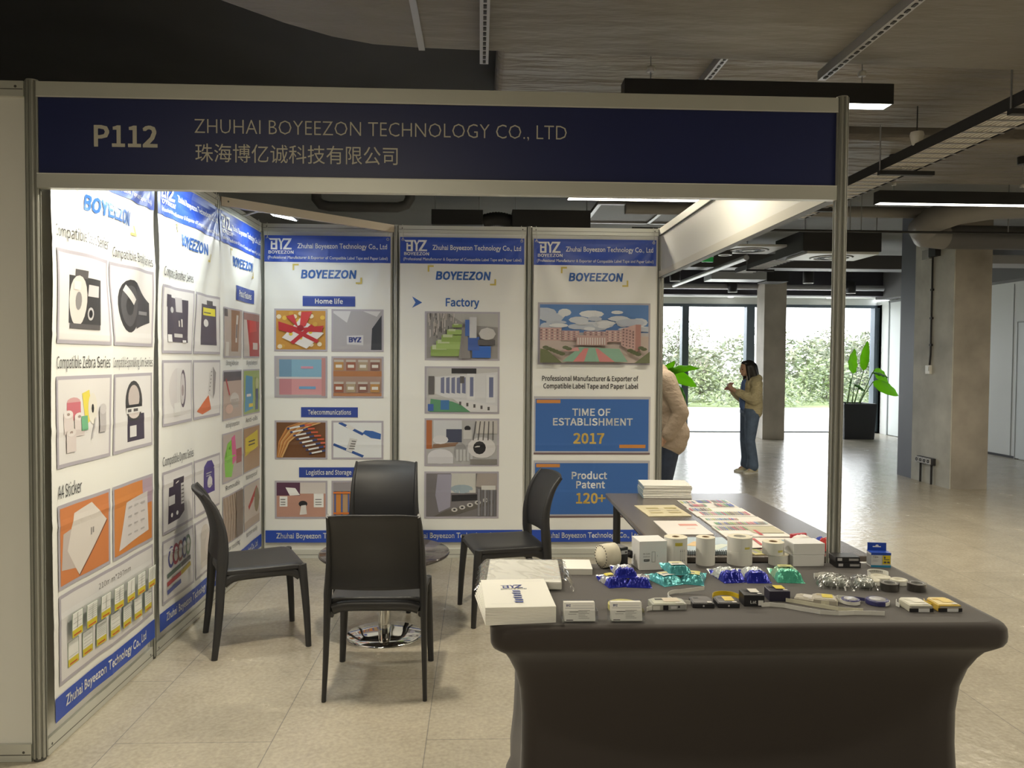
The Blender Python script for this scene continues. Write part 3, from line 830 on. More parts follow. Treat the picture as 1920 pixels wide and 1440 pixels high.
# ------------------------------------------------------------------ hanging banners
BW, BH = .925, 2.285
M_CLOTH = mat('white_banner_vinyl', (.82, .83, .81), .38)
BLUE = (.025, .075, .44); BLUE2 = (.045, .14, .42); NAVY = (.02, .04, .22); WHT = (.85, .86, .86); BRND = (.03, .12, .42); GOLD = (.62, .50, .12); OLV = (.60, .42, .10)
GRYF = (.42, .40, .46); BLK = (.02, .02, .025); DG = (.10, .095, .10); MG = (.25, .24, .25); LG_ = (.50, .50, .52); ORG = (.62, .17, .03); RED = (.48, .03, .04); GRN = (.14, .30, .07); YEL = (.70, .55, .05)
def logo(k, x, y, h, c):
    """three-letter block logo, drawn as strokes"""
    w = h * 2.05; k.at(x, y, w, h)
    k.poly([(0, 1), (.40, 1), (.40, .84), (.07, .84)], c)
    k.poly([(.10, .74), (.17, .74), (.17, 0), (.10, 0)], c); k.poly([(.10, .58), (.36, .58), (.36, .43), (.10, .43)], c); k.poly([(.10, .15), (.36, .15), (.36, 0), (.10, 0)], c)
    k.poly([(.29, .84), (.38, .84), (.38, 0.0), (.29, 0.0)], c)
    k.poly([(.40, 1), (.49, 1), (.58, .58), (.50, .58)], c); k.poly([(.50, .62), (.585, .62), (.585, 0), (.50, 0)], c)
    k.poly([(.585, .62), (.70, 1), (.62, 1), (.54, .62)], c); k.poly([(.62, 1), (1, 1), (.96, .84), (.62, .84)], c)
    k.poly([(.86, .84), (.97, .84), (.76, .16), (.65, .16)], c); k.poly([(.62, 0), (1, 0), (1, .16), (.65, .16)], c)
    k.at(0, 0, 1, 1)
def banner(name_label, loc, rz, folds, seed, content):
    rnd = random.Random(seed)
    t = thing('hanging_banner', name_label, 'banner', loc, rz, 'printed banners on the booth walls')
    ph = [rnd.uniform(0, 6) for _ in range(6)]
    def dep(u, v):
        d = .006
        for (cx, sg, p) in ((0, 1, ph[0]), (BW, -1, ph[1])):
            x = (u - cx) * sg; y = BH - v; r = math.hypot(x, y)
            th = math.atan2(max(x, 0), max(y, .001))
            env = min(1, r / .42) * math.exp(-r / .8)
            d += folds * env * (.5 + .5 * sin(th * 12 + p))
        d += .25 * folds * (.5 + .5 * sin(u * 9 + v * 1.7 + ph[2])) * (.35 + .65 * min(1, max(0, (1.2 - v))))
        d += .07 * folds * (.5 + .5 * sin(u * 24 + sin(v * 3 + ph[3]) * 2 + ph[4]))
        for q in (.37, .74, 1.10, 1.46, 1.82): d += .0022 * math.exp(-((v - q) / .012) ** 2)
        d += .0016 * math.exp(-((u - BW / 2) / .010) ** 2)
        return d
    g = .0285
    def fn(x, y, h): return (x, -(dep(x, y) + h), y)
    MB().sheet(44, 108, lambda a, b: fn(a * BW, b * BH, 0), M_CLOTH).build('cloth', t)
    def part(n, k, grid=.021, over=None): return k.build(n, over or t, fn, grid=grid, lift=.0046 if over else .003)
    k = Ink(); k.rect(0, BH - .195, BW, .195, BLUE); hb = part('header_band', k)
    k = Ink(); logo(k, .03, BH - .105, .083, WHT); k.text('BOYEEZON', .03, .215, BH - .135, .022, WHT, .02); part('logo', k, over=hb)
    k = Ink()
    k.text('Zhuhai Boyeezon Technology Co., Ltd', .24, .90, BH - .093, .036, WHT, .016, sans=False)
    k.text('(Professional Manufacturer & Exporter of Compatible Label Tape and Paper Label)', .025, .905, BH - .172, .021, WHT, .012, sans=False); part('lettering', k, over=hb)
    k = Ink(); k.rect(0, 0, BW, .092, BLUE); fb = part('footer_band', k); k = Ink(); k.text('Zhuhai Boyeezon Technology Co., Ltd', .08, .82, .032, .040, WHT, .018, sans=False); part('lettering', k, over=fb)
    k = Ink(); k.text('BOYEEZON', .265, .675, 1.973, .058, BRND, .03, .12)
    for (a, b, e, f, s_) in ((.205, 2.03, 1, 1, 1), (.715, 1.945, -1, -1, 1)):
        k.at(a, b, e, f)
        if e > 0: k.rect(0, .035, .045, .012, GOLD); k.rect(0, 0, .012, .047, GOLD)
        else: k.rect(0, .0, .045, .012, GOLD); k.rect(0, -.035, .012, .047, GOLD)
    k.at(0, 0, 1, 1); part('brand_lettering', k)
    content(part)
    for x in (.02, BW - .02):
        q = MB(); q.T = Matrix.Translation((x, -dep(x, BH - .02) - .002, BH - .02)) @ Matrix.Rotation(pi / 2, 4, 'X')
        q.ring(.006, .011, 0, .002, M_GALV, n=14); q.build('eyelet', t)
        MB().tube([(x, -.012, BH - .02), (x + .004, -.016, BH + .04), (x - .003, -.004, BH + .094)], .0022, mat('cord_white', (.6, .6, .56), .6), n=6).build('hanging_cord', t)
    return t
def pic(part, x, y, w, h, draw, frame=GRYF, bg=(.70, .69, .70), b=.014):
    k = Ink(); k.rect(x, y, w, h, frame); k.at(x + b, y + b, w - 2 * b, h - 2 * b); k.rect(0, 0, 1, 1, bg)
    k.clip = True; draw(k); k.clip = False; k.at(0, 0, 1, 1); part('printed_picture', k)
def plate(part, x, y, w, h, s, cap):
    k = Ink(); k.rect(x, y, w, h, (.025, .06, .33)); o = part('heading_plate', k); k = Ink(); k.text(s, x + w * .12, x + w * .88, y + (h - cap) / 2, cap, WHT, .02, fit=len(s) > 9, center=True); part('lettering', k, over=o)
def head(part, s, x0, x1, y, cap, c=BLK, bold=.004):
    k = Ink(); k.text(s, x0, x1, y, cap, c, bold); part('caption', k)

# --- little printed pictures, drawn in a 0..1 frame
def p_gift(k):
    k.rect(0, 0, 1, 1, (.55, .28, .05)); rn = random.Random(1)
    for _ in range(26): k.ell(rn.random() * .9 + .05, rn.random() * .9 + .05, .05, .06, rn.choice([(.75, .5, .08), (.6, .35, .06), (.78, .68, .5)]), 8)
    k.poly([(.12, .30), (.62, .02), (.97, .42), (.50, .80)], (.78, .76, .74)); k.ell(.5, .3, .04, .05, YEL, 8); k.ell(.7, .45, .04, .05, YEL, 8); k.ell(.3, .4, .04, .05, YEL, 8)
    k.line((.32, .16), (.75, .62), .09, RED); k.line((.3, .55), (.85, .2), .09, RED)
    k.poly([(.48, .55), (.05, .72), (.06, .5), (.3, .42)], RED); k.poly([(.48, .55), (.52, .97), (.74, .98), (.6, .6)], (.6, .06, .06)); k.poly([(.5, .55), (.97, .62), (.93, .45), (.6, .46)], RED); k.poly([(.46, .55), (.2, .85), (.36, .9)], (.55, .05, .06)); k.ell(.5, .55, .07, .08, (.35, .02, .03))
def p_shirt(k):
    k.rect(0, 0, 1, 1, (.40, .39, .42)); k.poly([(.78, 0), (1, 0), (1, .9), (.80, .55)], (.03, .035, .05)); k.poly([(0, .95), (.28, .70), (.36, 1), (0, 1)], (.66, .66, .68)); k.poly([(.62, 1), (.9, .86), (.98, 1)], (.66, .66, .68))
    k.poly([(.28, .14), (.62, .12), (.62, .38), (.28, .36)], (.62, .62, .66)); k.text('BYZ', .32, .58, .2, .12, NAVY, .05)
def p_boxes(k):
    k.rect(0, 0, 1, 1, (.42, .40, .42)); k.rect(.06, .50, .86, .46, (.22, .42, .58)); k.rect(.06, .03, .86, .42, (.62, .30, .33)); k.rect(.06, .5, .25, .46, (.16, .30, .45)); k.rect(.06, .03, .25, .42, (.5, .22, .26)); k.rect(0, .45, 1, .05, (.62, .58, .6)); k.rect(.92, 0, .08, 1, (.50, .25, .25)); k.rect(.5, .72, .25, .06, (.6, .3, .4)); k.rect(.46, .18, .34, .07, (.15, .35, .6))
def p_jars(k):
    k.rect(0, 0, 1, 1, (.36, .24, .20)); k.rect(0, .52, 1, .14, (.40, .17, .07)); k.rect(0, 0, 1, .08, (.40, .17, .07))
    for r, y in enumerate((.68, .10)):
        for i in range(4):
            x = .02 + i * .25
            k.rect(x, y, .19, .26, [(.45, .24, .08), (.30, .10, .06), (.38, .30, .20), (.22, .10, .08)][(i + r) % 4]); k.rect(x - .005, y + .22, .20, .06, (.5, .46, .42)); k.rect(x + .03, y + .07, .13, .08, (.72, .70, .66))
def p_cables(k):
    k.rect(0, 0, 1, 1, (.16, .07, .03))
    for i in range(9):
        a = i / 9; k.path([(.02 + a * .1, .0), (.06 + a * .22, .45), (.22 + a * .42, .86), (.5 + a * .45, 1)], .035, [(.55, .25, .08), (.38, .14, .04), (.62, .38, .16)][i % 3])
    for i in range(8):
        x, y = .22 + i * .065, .82 - i * .10
        k.line((x, y), (x + .36, y + .10), .05, (.05, .07, .20)); k.line((x + .05, y + .012), (x + .26, y + .07), .045, (.75, .75, .74)); k.line((x + .36, y + .10), (x + .5, y + .11), .05, (.6, .12, .06))
def p_lan(k):
    k.rect(0, 0, 1, 1, (.74, .77, .80)); k.line((.12, 1), (.62, .66), .07, (.03, .09, .32)); k.line((.28, .92), (.42, .80), .10, (.72, .72, .72)); k.poly([(.60, .70), (.78, .56), (.98, .52), (.99, .68), (.82, .76), (.66, .78)], (.04, .13, .42))
    k.line((0, .38), (.62, .03), .07, (.03, .09, .32)); k.poly([(.26, .2), (.38, .14), (.50, .52), (.34, .56)], (.62, .62, .62))
    for i in range(4): k.line((.32 + i * .02, .26 + i * .07), (.44 + i * .01, .25 + i * .07), .025, DG)
def p_label(k):
    k.rect(0, 0, 1, 1, (.50, .28, .22)); k.rect(0, .62, .48, .38, (.10, .04, .08)); k.rect(.48, .68, .52, .32, (.6, .56, .54)); k.poly([(.18, .86), (.38, .84), (.48, .64), (.27, .62)], WHT); k.rect(.06, .3, .16, .3, WHT); k.rect(.76, .28, .2, .4, WHT); k.ell(.54, .38, .09, .09, BLK); k.poly([(.47, .06), (.62, .08), (.6, .35), (.5, .33)], (.72, .70, .68))
    for y in (.35, .42, .5): k.rect(.08, y, .1, .02, DG); k.rect(.79, y, .13, .02, DG)
def p_rack(k):
    k.rect(0, 0, 1, 1, (.40, .20, .08))
    for i in range(7): k.rect(.02 + i * .14, 0, .03, 1, (.06, .12, .38)); k.rect(.06 + i * .14, .1, .09, .55, [(.60, .24, .05), (.45, .30, .16)][i % 2])
    for y in (.08, .68): k.rect(0, y, 1, .05, ORG)
    k.rect(0, .75, 1, .25, (.30, .28, .30))
def p_fact1(k):
    rn = random.Random(4); k.rect(0, 0, 1, 1, (.30, .29, .29)); k.poly([(.3, 1), (1, 1), (1, .7), (.55, .75)], (.44, .44, .43))
    for _ in range(60): k.rect(rn.random() * .42, .45 + rn.random() * .5, .012, .16 * rn.random() + .04, rn.choice([DG, (.5, .46, .44), (.62, .58, .58)]))
    for i in range(5):
        s_ = 1 - i * .17; k.rect(.06 + i * .075, .05 + i * .16, .42 * s_, .22 * s_, [(.25, .37, .10), (.32, .46, .14)][i % 2]); k.rect(.08 + i * .075, .05 + i * .16 + .15 * s_, .2 * s_, .10 * s_, (.48, .56, .34))
    k.poly([(.45, 0), (.62, 0), (.56, .7), (.50, .7)], (.22, .21, .21))
    k.rect(.64, .02, .26, .26, (.03, .13, .50)); k.rect(.58, .18, .16, .30, (.04, .10, .36)); k.rect(.6, .46, .10, .46, (.56, .57, .60)); k.rect(.54, .5, .06, .36, (.05, .13, .42)); k.ell(.85, .55, .12, .14, (.55, .54, .53), 8); k.rect(.72, .3, .24, .12, DG)
def p_fact2(k):
    k.rect(0, 0, 1, 1, (.50, .50, .50)); k.rect(.35, .88, .35, .12, BLK); k.poly([(.12, .80), (1, .92), (1, .12), (.3, .32), (.12, .42)], (.62, .63, .66))
    for i in range(6): k.poly([(.2 + i * .075, .44), (.25 + i * .075, .42), (.25 + i * .075, .80), (.2 + i * .075, .78)], (.16, .18, .30))
    k.rect(.57, .28, .11, .6, (.68, .69, .72)); k.rect(.61, .36, .05, .44, (.14, .16, .28)); k.rect(.84, .22, .13, .64, (.68, .69, .72)); k.rect(.88, .34, .06, .46, (.14, .16, .28)); k.rect(.47, .66, .06, .16, DG)
    k.poly([(.06, .30), (.36, .24), (.75, 0), (.04, 0)], (.10, .28, .15)); k.rect(.2, .05, .12, .22, (.05, .17, .40)); k.rect(0, .02, .1, .16, (.05, .12, .40)); k.rect(.03, .4, .08, .42, DG); k.poly([(.36, .32), (1, .14), (1, 0), (.62, 0)], (.66, .66, .68)); k.rect(0, 0, .02, 1, LG_)
    for i in range(5): k.rect(.46 + i * .1, .16 - i * .03, .03, .08, DG)
def p_fact3(k):
    k.rect(0, 0, 1, 1, (.42, .42, .43)); k.rect(0, .35, .08, .65, (.42, .14, .05)); k.rect(.1, .6, .4, .4, (.58, .60, .64)); k.rect(.28, .5, .22, .30, (.06, .07, .12)); k.poly([(.08, .36), (.45, .42), (.45, .5), (.1, .46)], (.25, .15, .10)); k.ell(.20, .56, .11, .10, (.64, .64, .67), 12); k.ell(.20, .18, .18, .17, (.66, .66, .70), 16); k.rect(.02, .02, .36, .15, (.60, .60, .64))
    k.ell(.58, .82, .045, .06, BLK, 10); k.rect(.52, .58, .12, .2, (.55, .55, .55)); k.ell(.48, .28, .09, .22, (.30, .30, .31), 14)
    for i in range(5): k.rect(.42 + i * .05, .08, .035, .26, (.50, .51, .53))
    k.ell(.78, .38, .20, .24, (.62, .61, .62), 16); k.ell(.75, .38, .09, .15, BLK, 12); k.rect(.7, .7, .3, .3, (.52, .50, .48)); k.rect(.62, 0, .38, .12, (.22, .21, .20))
    for i in range(5): k.line((.7 + i * .06, .98), (.66 + i * .07, .55), .015, DG)
def p_fact4(k):
    k.rect(0, 0, 1, 1, (.18, .17, .18)); k.rect(.35, .55, .35, .45, (.56, .56, .53)); k.ell(.5, .64, .16, .10, (.32, .40, .46), 14); k.poly([(.18, .1), (.34, .22), (.36, .98), (.16, .98), (.13, .5)], (.34, .33, .42)); k.poly([(.36, .35), (.72, .38), (.72, .52), (.36, .5)], (.03, .03, .035)); k.poly([(.1, .0), (.4, .03), (.95, .30), (.95, .38), (.3, .16)], (.13, .12, .11))
    for i in range(5): k.ell(.40 + i * .11, .16 + i * .055, .045, .05, (.56, .55, .54), 10); k.ell(.40 + i * .11, .16 + i * .055, .02, .022, BLK, 8)
    for i in range(6): k.rect(.73 + i * .045, .02, .028, .62, [(.26, .26, .29), (.15, .15, .17)][i % 2])
    k.poly([(.7, .7), (1, .62), (1, 1), (.72, 1)], (.36, .32, .30)); k.rect(.78, .62, .2, .1, (.6, .6, .58))
def p_build(k):
    k.rect(0, 0, 1, 1, (.10, .22, .50)); rn = random.Random(8)
    for _ in range(34): k.ell(rn.random(), .58 + .3 * rn.random() ** 1.5, .05 + .09 * rn.random(), .03 + .05 * rn.random(), rn.choice([(.70, .73, .77), (.60, .64, .70), (.5, .55, .64)]), 10)
    k.rect(0, 0, 1, .5, (.55, .46, .42)); k.rect(0, .46, 1, .06, (.52, .50, .52))
    W_ = (.56, .38, .36)
    for (x, y, w_, h_) in ((0, .38, .2, .22), (.2, .38, .16, .17), (.4, .38, .24, .16), (.6, .36, .16, .20)):
        k.rect(x, y, w_, h_, W_)
        for r in range(4):
            for c_ in range(int(w_ / .025)): k.rect(x + .006 + c_ * .025, y + .02 + r * h_ / 4.4, .012, h_ / 9, (.70, .62, .58) if c_ % 2 else (.22, .15, .17))
    k.poly([(.74, .30), (.87, .18), (.87, .66), (.74, .58)], W_); k.poly([(.87, .18), (.92, .24), (.92, .66), (.87, .66)], (.42, .22, .20))
    for r in range(6):
        for c_ in range(4): k.rect(.752 + c_ * .03, .30 + r * .052 - c_ * .012, .014, .026, (.25, .16, .17))
    k.rect(.33, .30, .28, .17, (.50, .34, .32))
    for i in range(12): k.rect(.34 + i * .022, .31, .010, .12, (.68, .64, .62))
    k.poly([(.2, .02), (.8, .02), (.72, .24), (.36, .27)], (.25, .42, .32)); k.poly([(.3, .02), (.40, .02), (.44, .25), (.40, .25)], (.60, .22, .22)); k.poly([(.54, .02), (.68, .02), (.52, .25), (.5, .25)], (.60, .24, .24)); k.poly([(.2, .2), (.34, .27), (.36, .2)], (.60, .3, .3))
    for i in range(14): k.ell(.05 + .03 * i if i < 8 else .62 + .025 * i, .26 - .022 * (i % 6), .03, .03, (.10, .12, .06), 8)
    k.poly([(0, 0), (.2, 0), (.06, .22), (0, .24)], (.14, .16, .08)); k.poly([(.86, 0), (1, 0), (1, .2)], (.16, .18, .10))
def p_casio(k):
    k.rect(.20, .20, .62, .56, (.05, .05, .055)); k.rect(.3, .74, .22, .1, DG); k.rect(.55, .54, .22, .14, (.60, .58, .60)); k.ell(.37, .47, .17, .30, (.66, .62, .60), 20); k.ell(.38, .47, .06, .11, (.25, .24, .25), 14); k.ell(.62, .33, .06, .08, LG_, 14); k.ell(.62, .33, .035, .05, BLK, 12); k.rect(.28, .60, .12, .10, (.72, .70, .70)); k.rect(.22, .14, .58, .06, DG)
def p_brady(k):
    k.ell(.42, .50, .30, .36, (.04, .04, .045), 22); k.poly([(.55, .82), (.93, .58), (.95, .30), (.62, .2)], (.06, .06, .07)); k.ell(.40, .50, .22, .28, (.09, .09, .10), 20); k.ell(.40, .50, .10, .13, (.04, .04, .045), 14); k.line((.26, .74), (.52, .56), .10, (.66, .65, .65)); k.rect(.66, .4, .22, .05, (.22, .22, .24))
def p_rolls(k):
    k.ell(.3, .72, .13, .06, (.60, .35, .36), 12); k.rect(.17, .5, .26, .22, (.55, .16, .20)); k.poly([(.46, .82), (.6, .86), (.66, .5), (.52, .42)], (.72, .62, .10)); k.ell(.66, .62, .09, .2, (.70, .68, .62), 16); k.ell(.66, .62, .025, .06, BLK, 8)
    for (x, y) in ((.1, .34), (.30, .30), (.14, .12)): k.rect(x, y, .18, .24, (.64, .58, .58)); k.ell(x + .09, y + .24, .09, .05, (.74, .70, .70), 12); k.ell(x + .09, y + .24, .03, .018, (.35, .28, .26), 8)
    k.rect(.42, .36, .12, .18, (.16, .42, .24)); k.rect(.78, .3, .13, .30, (.46, .44, .46)); k.ell(.85, .6, .065, .07, (.56, .54, .56), 12); k.line((.62, .24), (.7, .5), .02, (.5, .48, .5))
def p_epson(k):
    k.rect(.34, .08, .46, .38, (.05, .04, .07)); k.ell(.52, .64, .24, .30, (.05, .05, .055), 20); k.ell(.52, .70, .16, .18, (.52, .46, .45), 18); k.ell(.52, .50, .16, .10, (.56, .50, .48), 18); k.rect(.30, .56, .44, .04, BLK); k.rect(.30, .48, .44, .08, (.70, .70, .70)); k.rect(.4, .14, .18, .16, (.66, .66, .67)); k.rect(.34, .5, .10, .04, DG); k.rect(.5, .5, .12, .04, DG)
def p_a4(k):
    k.rect(0, 0, 1, 1, (.60, .22, .08)); k.poly([(.02, .2), (.42, .12), (.44, .72), (.06, .66)], (.52, .46, .44)); k.poly([(.38, .02), (.96, .62), (.62, .95), (.28, .88), (.14, .42)], (.68, .64, .61)); k.line((.38, .02), (.96, .62), .02, (.2, .08, .05)); k.rect(.60, .50, .02, .10, MG); k.rect(.64, .52, .02, .08, MG)
def p_a4b(k):
    k.rect(0, 0, 1, 1, (.62, .24, .07)); k.rect(.74, .6, .26, .4, (.42, .32, .40)); k.poly([(.10, .06), (.90, .16), (.86, .80), (.30, .74)], (.66, .63, .64))
    for r in range(4):
        for c_ in range(3): k.rect(.34 + c_ * .17, .22 + r * .14, .10, .025, (.45, .43, .44))
def p_chart(k):
    k.text('210mm*297mm', .36, .72, .84, .075, DG, .0)
    for r in range(2):
        for c_ in range(7):
            x = .06 + c_ * .132; y = .10 + r * .36
            k.rect(x, y, .105, .31, (.22, .30, .22)); k.rect(x + .005, y + .005, .095, .30, (.78, .79, .77)); k.rect(x + .005, y + .005, .095, .09, (.62, .52, .04)); k.rect(x + .018, y + .02, .07, .02, (.5, .1, .04))
            n = 1 + (c_ * 3 + r * 2) % 7
            for q in range(n): k.rect(x + .012, y + .12 + q * .17 / n, .08, .007, (.45, .48, .45))
            if r: k.rect(x + .052, y + .11, .004, .19, (.45, .48, .45))
def p_tze(k):
    k.rect(.10, .14, .74, .72, (.07, .06, .085)); k.rect(.08, .70, .16, .2, (.07, .06, .085)); k.rect(.42, .64, .24, .24, (.50, .48, .50)); k.ell(.25, .66, .06, .05, LG_, 12); k.rect(.3, .22, .34, .06, (.56, .55, .55)); k.rect(.5, .4, .05, .10, (.60, .58, .55)); k.rect(.60, .40, .05, .13, (.60, .58, .55)); k.rect(.1, .14, .12, .12, (.70, .69, .70)); k.rect(.62, .14, .14, .04, (.70, .69, .70))
def p_tzey(k):
    k.rect(.22, .12, .62, .74, (.08, .07, .10)); k.rect(.3, .66, .5, .14, (.70, .64, .05)); k.rect(.34, .70, .3, .02, DG); k.ell(.42, .52, .10, .07, (.66, .65, .66), 14); k.rect(.5, .86, .22, .08, DG)
def p_roll1(k):
    k.ell(.40, .55, .26, .36, (.62, .60, .62), 22); k.rect(.40, .2, .22, .7, (.66, .65, .66)); k.ell(.66, .55, .12, .33, (.10, .08, .12), 20); k.ell(.64, .55, .10, .27, (.58, .56, .58), 18); k.ell(.64, .52, .05, .10, (.35, .30, .32), 12); k.rect(.30, .1, .24, .22, (.72, .72, .72))
def p_roll2(k):
    k.poly([(.50, .4), (.54, .8), (.68, .92), (.80, .7), (.72, .3)], (.60, .59, .60)); k.poly([(.68, .92), (.82, .8), (.78, .4), (.70, .3)], (.28, .27, .28)); k.poly([(.10, .10), (.52, .38), (.62, .1), (.3, .03)], (.62, .16, .06))
    for i in range(6): k.rect(.54 + i * .012, .46 + i * .07, .03, .02, DG)
def p_d1(k):
    k.poly([(.14, .1), (.5, .12), (.68, .22), (.66, .86), (.3, .86), (.3, .74), (.16, .74)], (.04, .03, .06)); k.rect(.16, .42, .2, .16, (.66, .66, .68)); k.rect(.56, .36, .1, .38, (.6, .6, .62))
    for y in (.4, .47, .54, .61, .68): k.rect(.57, y, .08, .02, DG)
    k.ell(.25, .24, .035, .04, WHT, 10); k.ell(.42, .24, .035, .04, WHT, 10)
def p_d2(k):
    k.poly([(.34, .3), (.34, .86), (.5, .96), (.68, .95), (.78, .8), (.8, .3)], (.07, .045, .24)); k.ell(.60, .52, .10, .12, (.66, .65, .68), 16); k.rect(.45, .7, .22, .02, LG_); k.rect(.45, .65, .18, .02, LG_); k.rect(.5, .44, .2, .03, (.5, .48, .52))
def p_tapes(k):
    cs = [(.09, .09, .28), (.35, .06, .10), (.30, .12, .10), (.10, .10, .20), (.16, .24, .16)]
    for i in range(5): k.ell(.24 + i * .14, .70 + i * .012, .10, .19, cs[i], 18); k.ell(.24 + i * .14, .70 + i * .012, .06, .13, (.62, .60, .58), 16)
    for i, c_ in enumerate([(.10, .14, .12), (.38, .06, .07), (.08, .10, .30)]): k.line((.1, .40 - i * .14), (.52, .46 - i * .14), .08, c_)
    k.line((.52, .46), (.88, .50), .08, DG); k.line((.52, .32), (.88, .38), .08, (.50, .38, .06))
def p_cass(k):
    k.rect(.2, .2, .36, .6, (.56, .52, .48)); k.ell(.38, .78, .17, .14, (.60, .56, .52), 14); k.ell(.62, .48, .22, .26, (.66, .60, .56), 20); k.ell(.64, .46, .12, .15, (.70, .62, .60), 16); k.rect(.56, .44, .16, .04, (.5, .14, .12)); k.rect(.2, .1, .5, .1, (.62, .58, .54))
def p_f1(k): k.rect(0, 0, 1, 1, (.46, .41, .38)); k.rect(.42, .1, .42, .9, (.30, .18, .12)); k.rect(0, .84, .2, .16, DG); k.rect(.06, 0, .2, .3, (.62, .60, .58)); k.rect(.66, .3, .1, .6, (.62, .6, .58)); k.rect(.68, .4, .06, .3, DG)
def p_f2(k): k.rect(0, 0, 1, 1, (.40, .04, .05)); k.poly([(0, 0), (.3, 0), (.16, 1), (0, 1)], (.50, .46, .44)); k.poly([(.3, .55), (.8, .6), (.7, .95), (.35, .9)], (.55, .07, .07)); k.rect(.5, .16, .36, .16, (.62, .55, .55)); k.rect(0, .84, 1, .16, (.28, .16, .16))
def p_f3(k): k.rect(0, 0, 1, 1, (.45, .36, .32)); k.rect(0, .80, 1, .2, (.10, .09, .10)); k.ell(.6, .4, .26, .14, (.56, .54, .52), 16); k.rect(.38, .2, .44, .2, (.40, .36, .34)); k.line((.12, .85), (.32, .5), .05, (.45, .05, .06)); k.ell(.3, .2, .2, .1, (.6, .42, .36), 12)
def p_f4(k): k.rect(0, 0, 1, 1, (.32, .42, .14)); k.poly([(.05, .05), (.55, .1), (.5, .86), (.1, .9)], (.08, .30, .52)); k.rect(.16, .4, .26, .06, (.7, .7, .7)); k.rect(.3, .15, .24, .08, YEL); k.rect(.7, .06, .2, .5, (.06, .09, .20)); k.ell(.8, .7, .12, .14, (.50, .56, .3), 10)
def p_f5(k): k.rect(0, 0, 1, 1, (.48, .42, .40)); k.poly([(.1, .1), (.4, .05), (.6, .5), (.5, .9), (.3, .6), (.2, .8), (.18, .5), (.05, .5)], (.24, .55, .08)); k.poly([(.45, .3), (.7, .4), (.6, .95), (.4, .9)], (.66, .14, .32)); k.rect(.66, .3, .3, .32, (.36, .12, .12))
def p_f6(k): k.rect(0, 0, 1, 1, (.40, .26, .16)); k.poly([(.08, .36), (.9, .5), (.88, .9), (.1, .78)], (.66, .55, .06)); k.rect(.3, .58, .4, .03, DG); k.rect(.3, .66, .4, .03, DG)
def p_f7(k):
    k.rect(0, 0, 1, 1, (.36, .28, .22))
    for i in range(9): k.path([(i * .12, 0), (i * .12 + .05, .5), (i * .12 - .02, 1)], .03, (.50, .42, .35))
    k.rect(.62, 0, .38, 1, (.20, .16, .13))
def p_f8(k): k.rect(0, 0, 1, 1, (.55, .50, .46)); k.line((.3, .45), (.85, .85), .12, (.45, .05, .05)); k.ell(.82, .55, .16, .3, (.24, .20, .12), 14); k.rect(0, 0, 1, .18, (.44, .36, .3))

def c_home(part):
    plate(part, .28, 1.765, .385, .075, 'Home life', .034)
    pic(part, .07, 1.43, .39, .315, p_gift); pic(part, .49, 1.43, .385, .315, p_shirt)
    pic(part, .07, 1.085, .39, .31, p_boxes); pic(part, .49, 1.085, .385, .31, p_jars)
    plate(part, .265, .94, .42, .075, 'Telecommunications', .033)
    pic(part, .07, .625, .39, .29, p_cables); pic(part, .49, .625, .385, .29, p_lan)
    plate(part, .25, .49, .44, .075, 'Logistics and Storage', .033)
    pic(part, .07, .18, .39, .285, p_label); pic(part, .49, .18, .385, .285, p_rack)
def c_fact(part):
    k = Ink(); k.poly([(.09, 1.76), (.165, 1.80), (.09, 1.845), (.115, 1.80)], BRND); k.text('Factory', .34, .59, 1.775, .058, BRND, .02); part('heading', k)
    for y, h, f in ((1.37, .365, p_fact1), (.97, .355, p_fact2), (.575, .36, p_fact3), (.18, .355, p_fact4)): pic(part, .185, y, .56, h, f)
def c_build(part):
    pic(part, .035, 1.345, .85, .465, p_build)
    k = Ink(); k.text('Professional Manufacturer & Exporter of', .07, .80, 1.222, .036, BLK, .014); k.text('Compatible Label Tape and Paper Label', .08, .80, 1.165, .036, BLK, .014); part('caption', k)
    for y, h, ls, num, nx in ((.665, .44, (('TIME OF', .30, .59, .295), ('ESTABLISHMENT', .155, .76, .222)), '2017', (.31, .545, .085)), (.185, .435, (('Product', .30, .57, .295), ('Patent', .335, .555, .225)), '120+', (.335, .56, .11))):
        k = Ink(); k.rect(.01, y, .885, h, (.46, .46, .50)); k.rect(.01, y, .885, .014, (.16, .11, .12)); k.rect(.022, y + .025, .86, h - .045, BLUE2)
        k.rect(.03, y + h - .052, .18, .026, (.58, .24, .06))
        if num == '2017': k.rect(.66, y + .05, .20, .026, (.58, .24, .06))
        o = part('printed_plate', k); k = Ink()
        for s_, a, b, yy in ls: k.text(s_, a, b, y + yy, .052, WHT, .02)
        k.text(num, nx[0], nx[1], y + nx[2], .075, OLV, .024); part('lettering', k, over=o)
def c_one(part):
    head(part, 'Compatible Casio Series', .04, .445, 1.835, .044, BLK, 0); head(part, 'Compatible Brady Series', .50, .90, 1.815, .042, BLK, 0)
    pic(part, .035, 1.43, .42, .36, p_casio); pic(part, .48, 1.43, .425, .36, p_brady)
    head(part, 'Compatible Zebra Series', .04, .445, 1.335, .046, BLK, 0); head(part, 'Compatible Epson&King Jim Series', .47, .91, 1.335, .042, BLK, 0)
    pic(part, .035, .955, .42, .35, p_rolls); pic(part, .48, .955, .425, .35, p_epson)
    head(part, 'A4 Sticker', .04, .22, .84, .05, BLK, 0)
    pic(part, .035, .49, .42, .325, p_a4); pic(part, .48, .49, .425, .325, p_a4b)
    pic(part, .035, .125, .87, .345, p_chart)
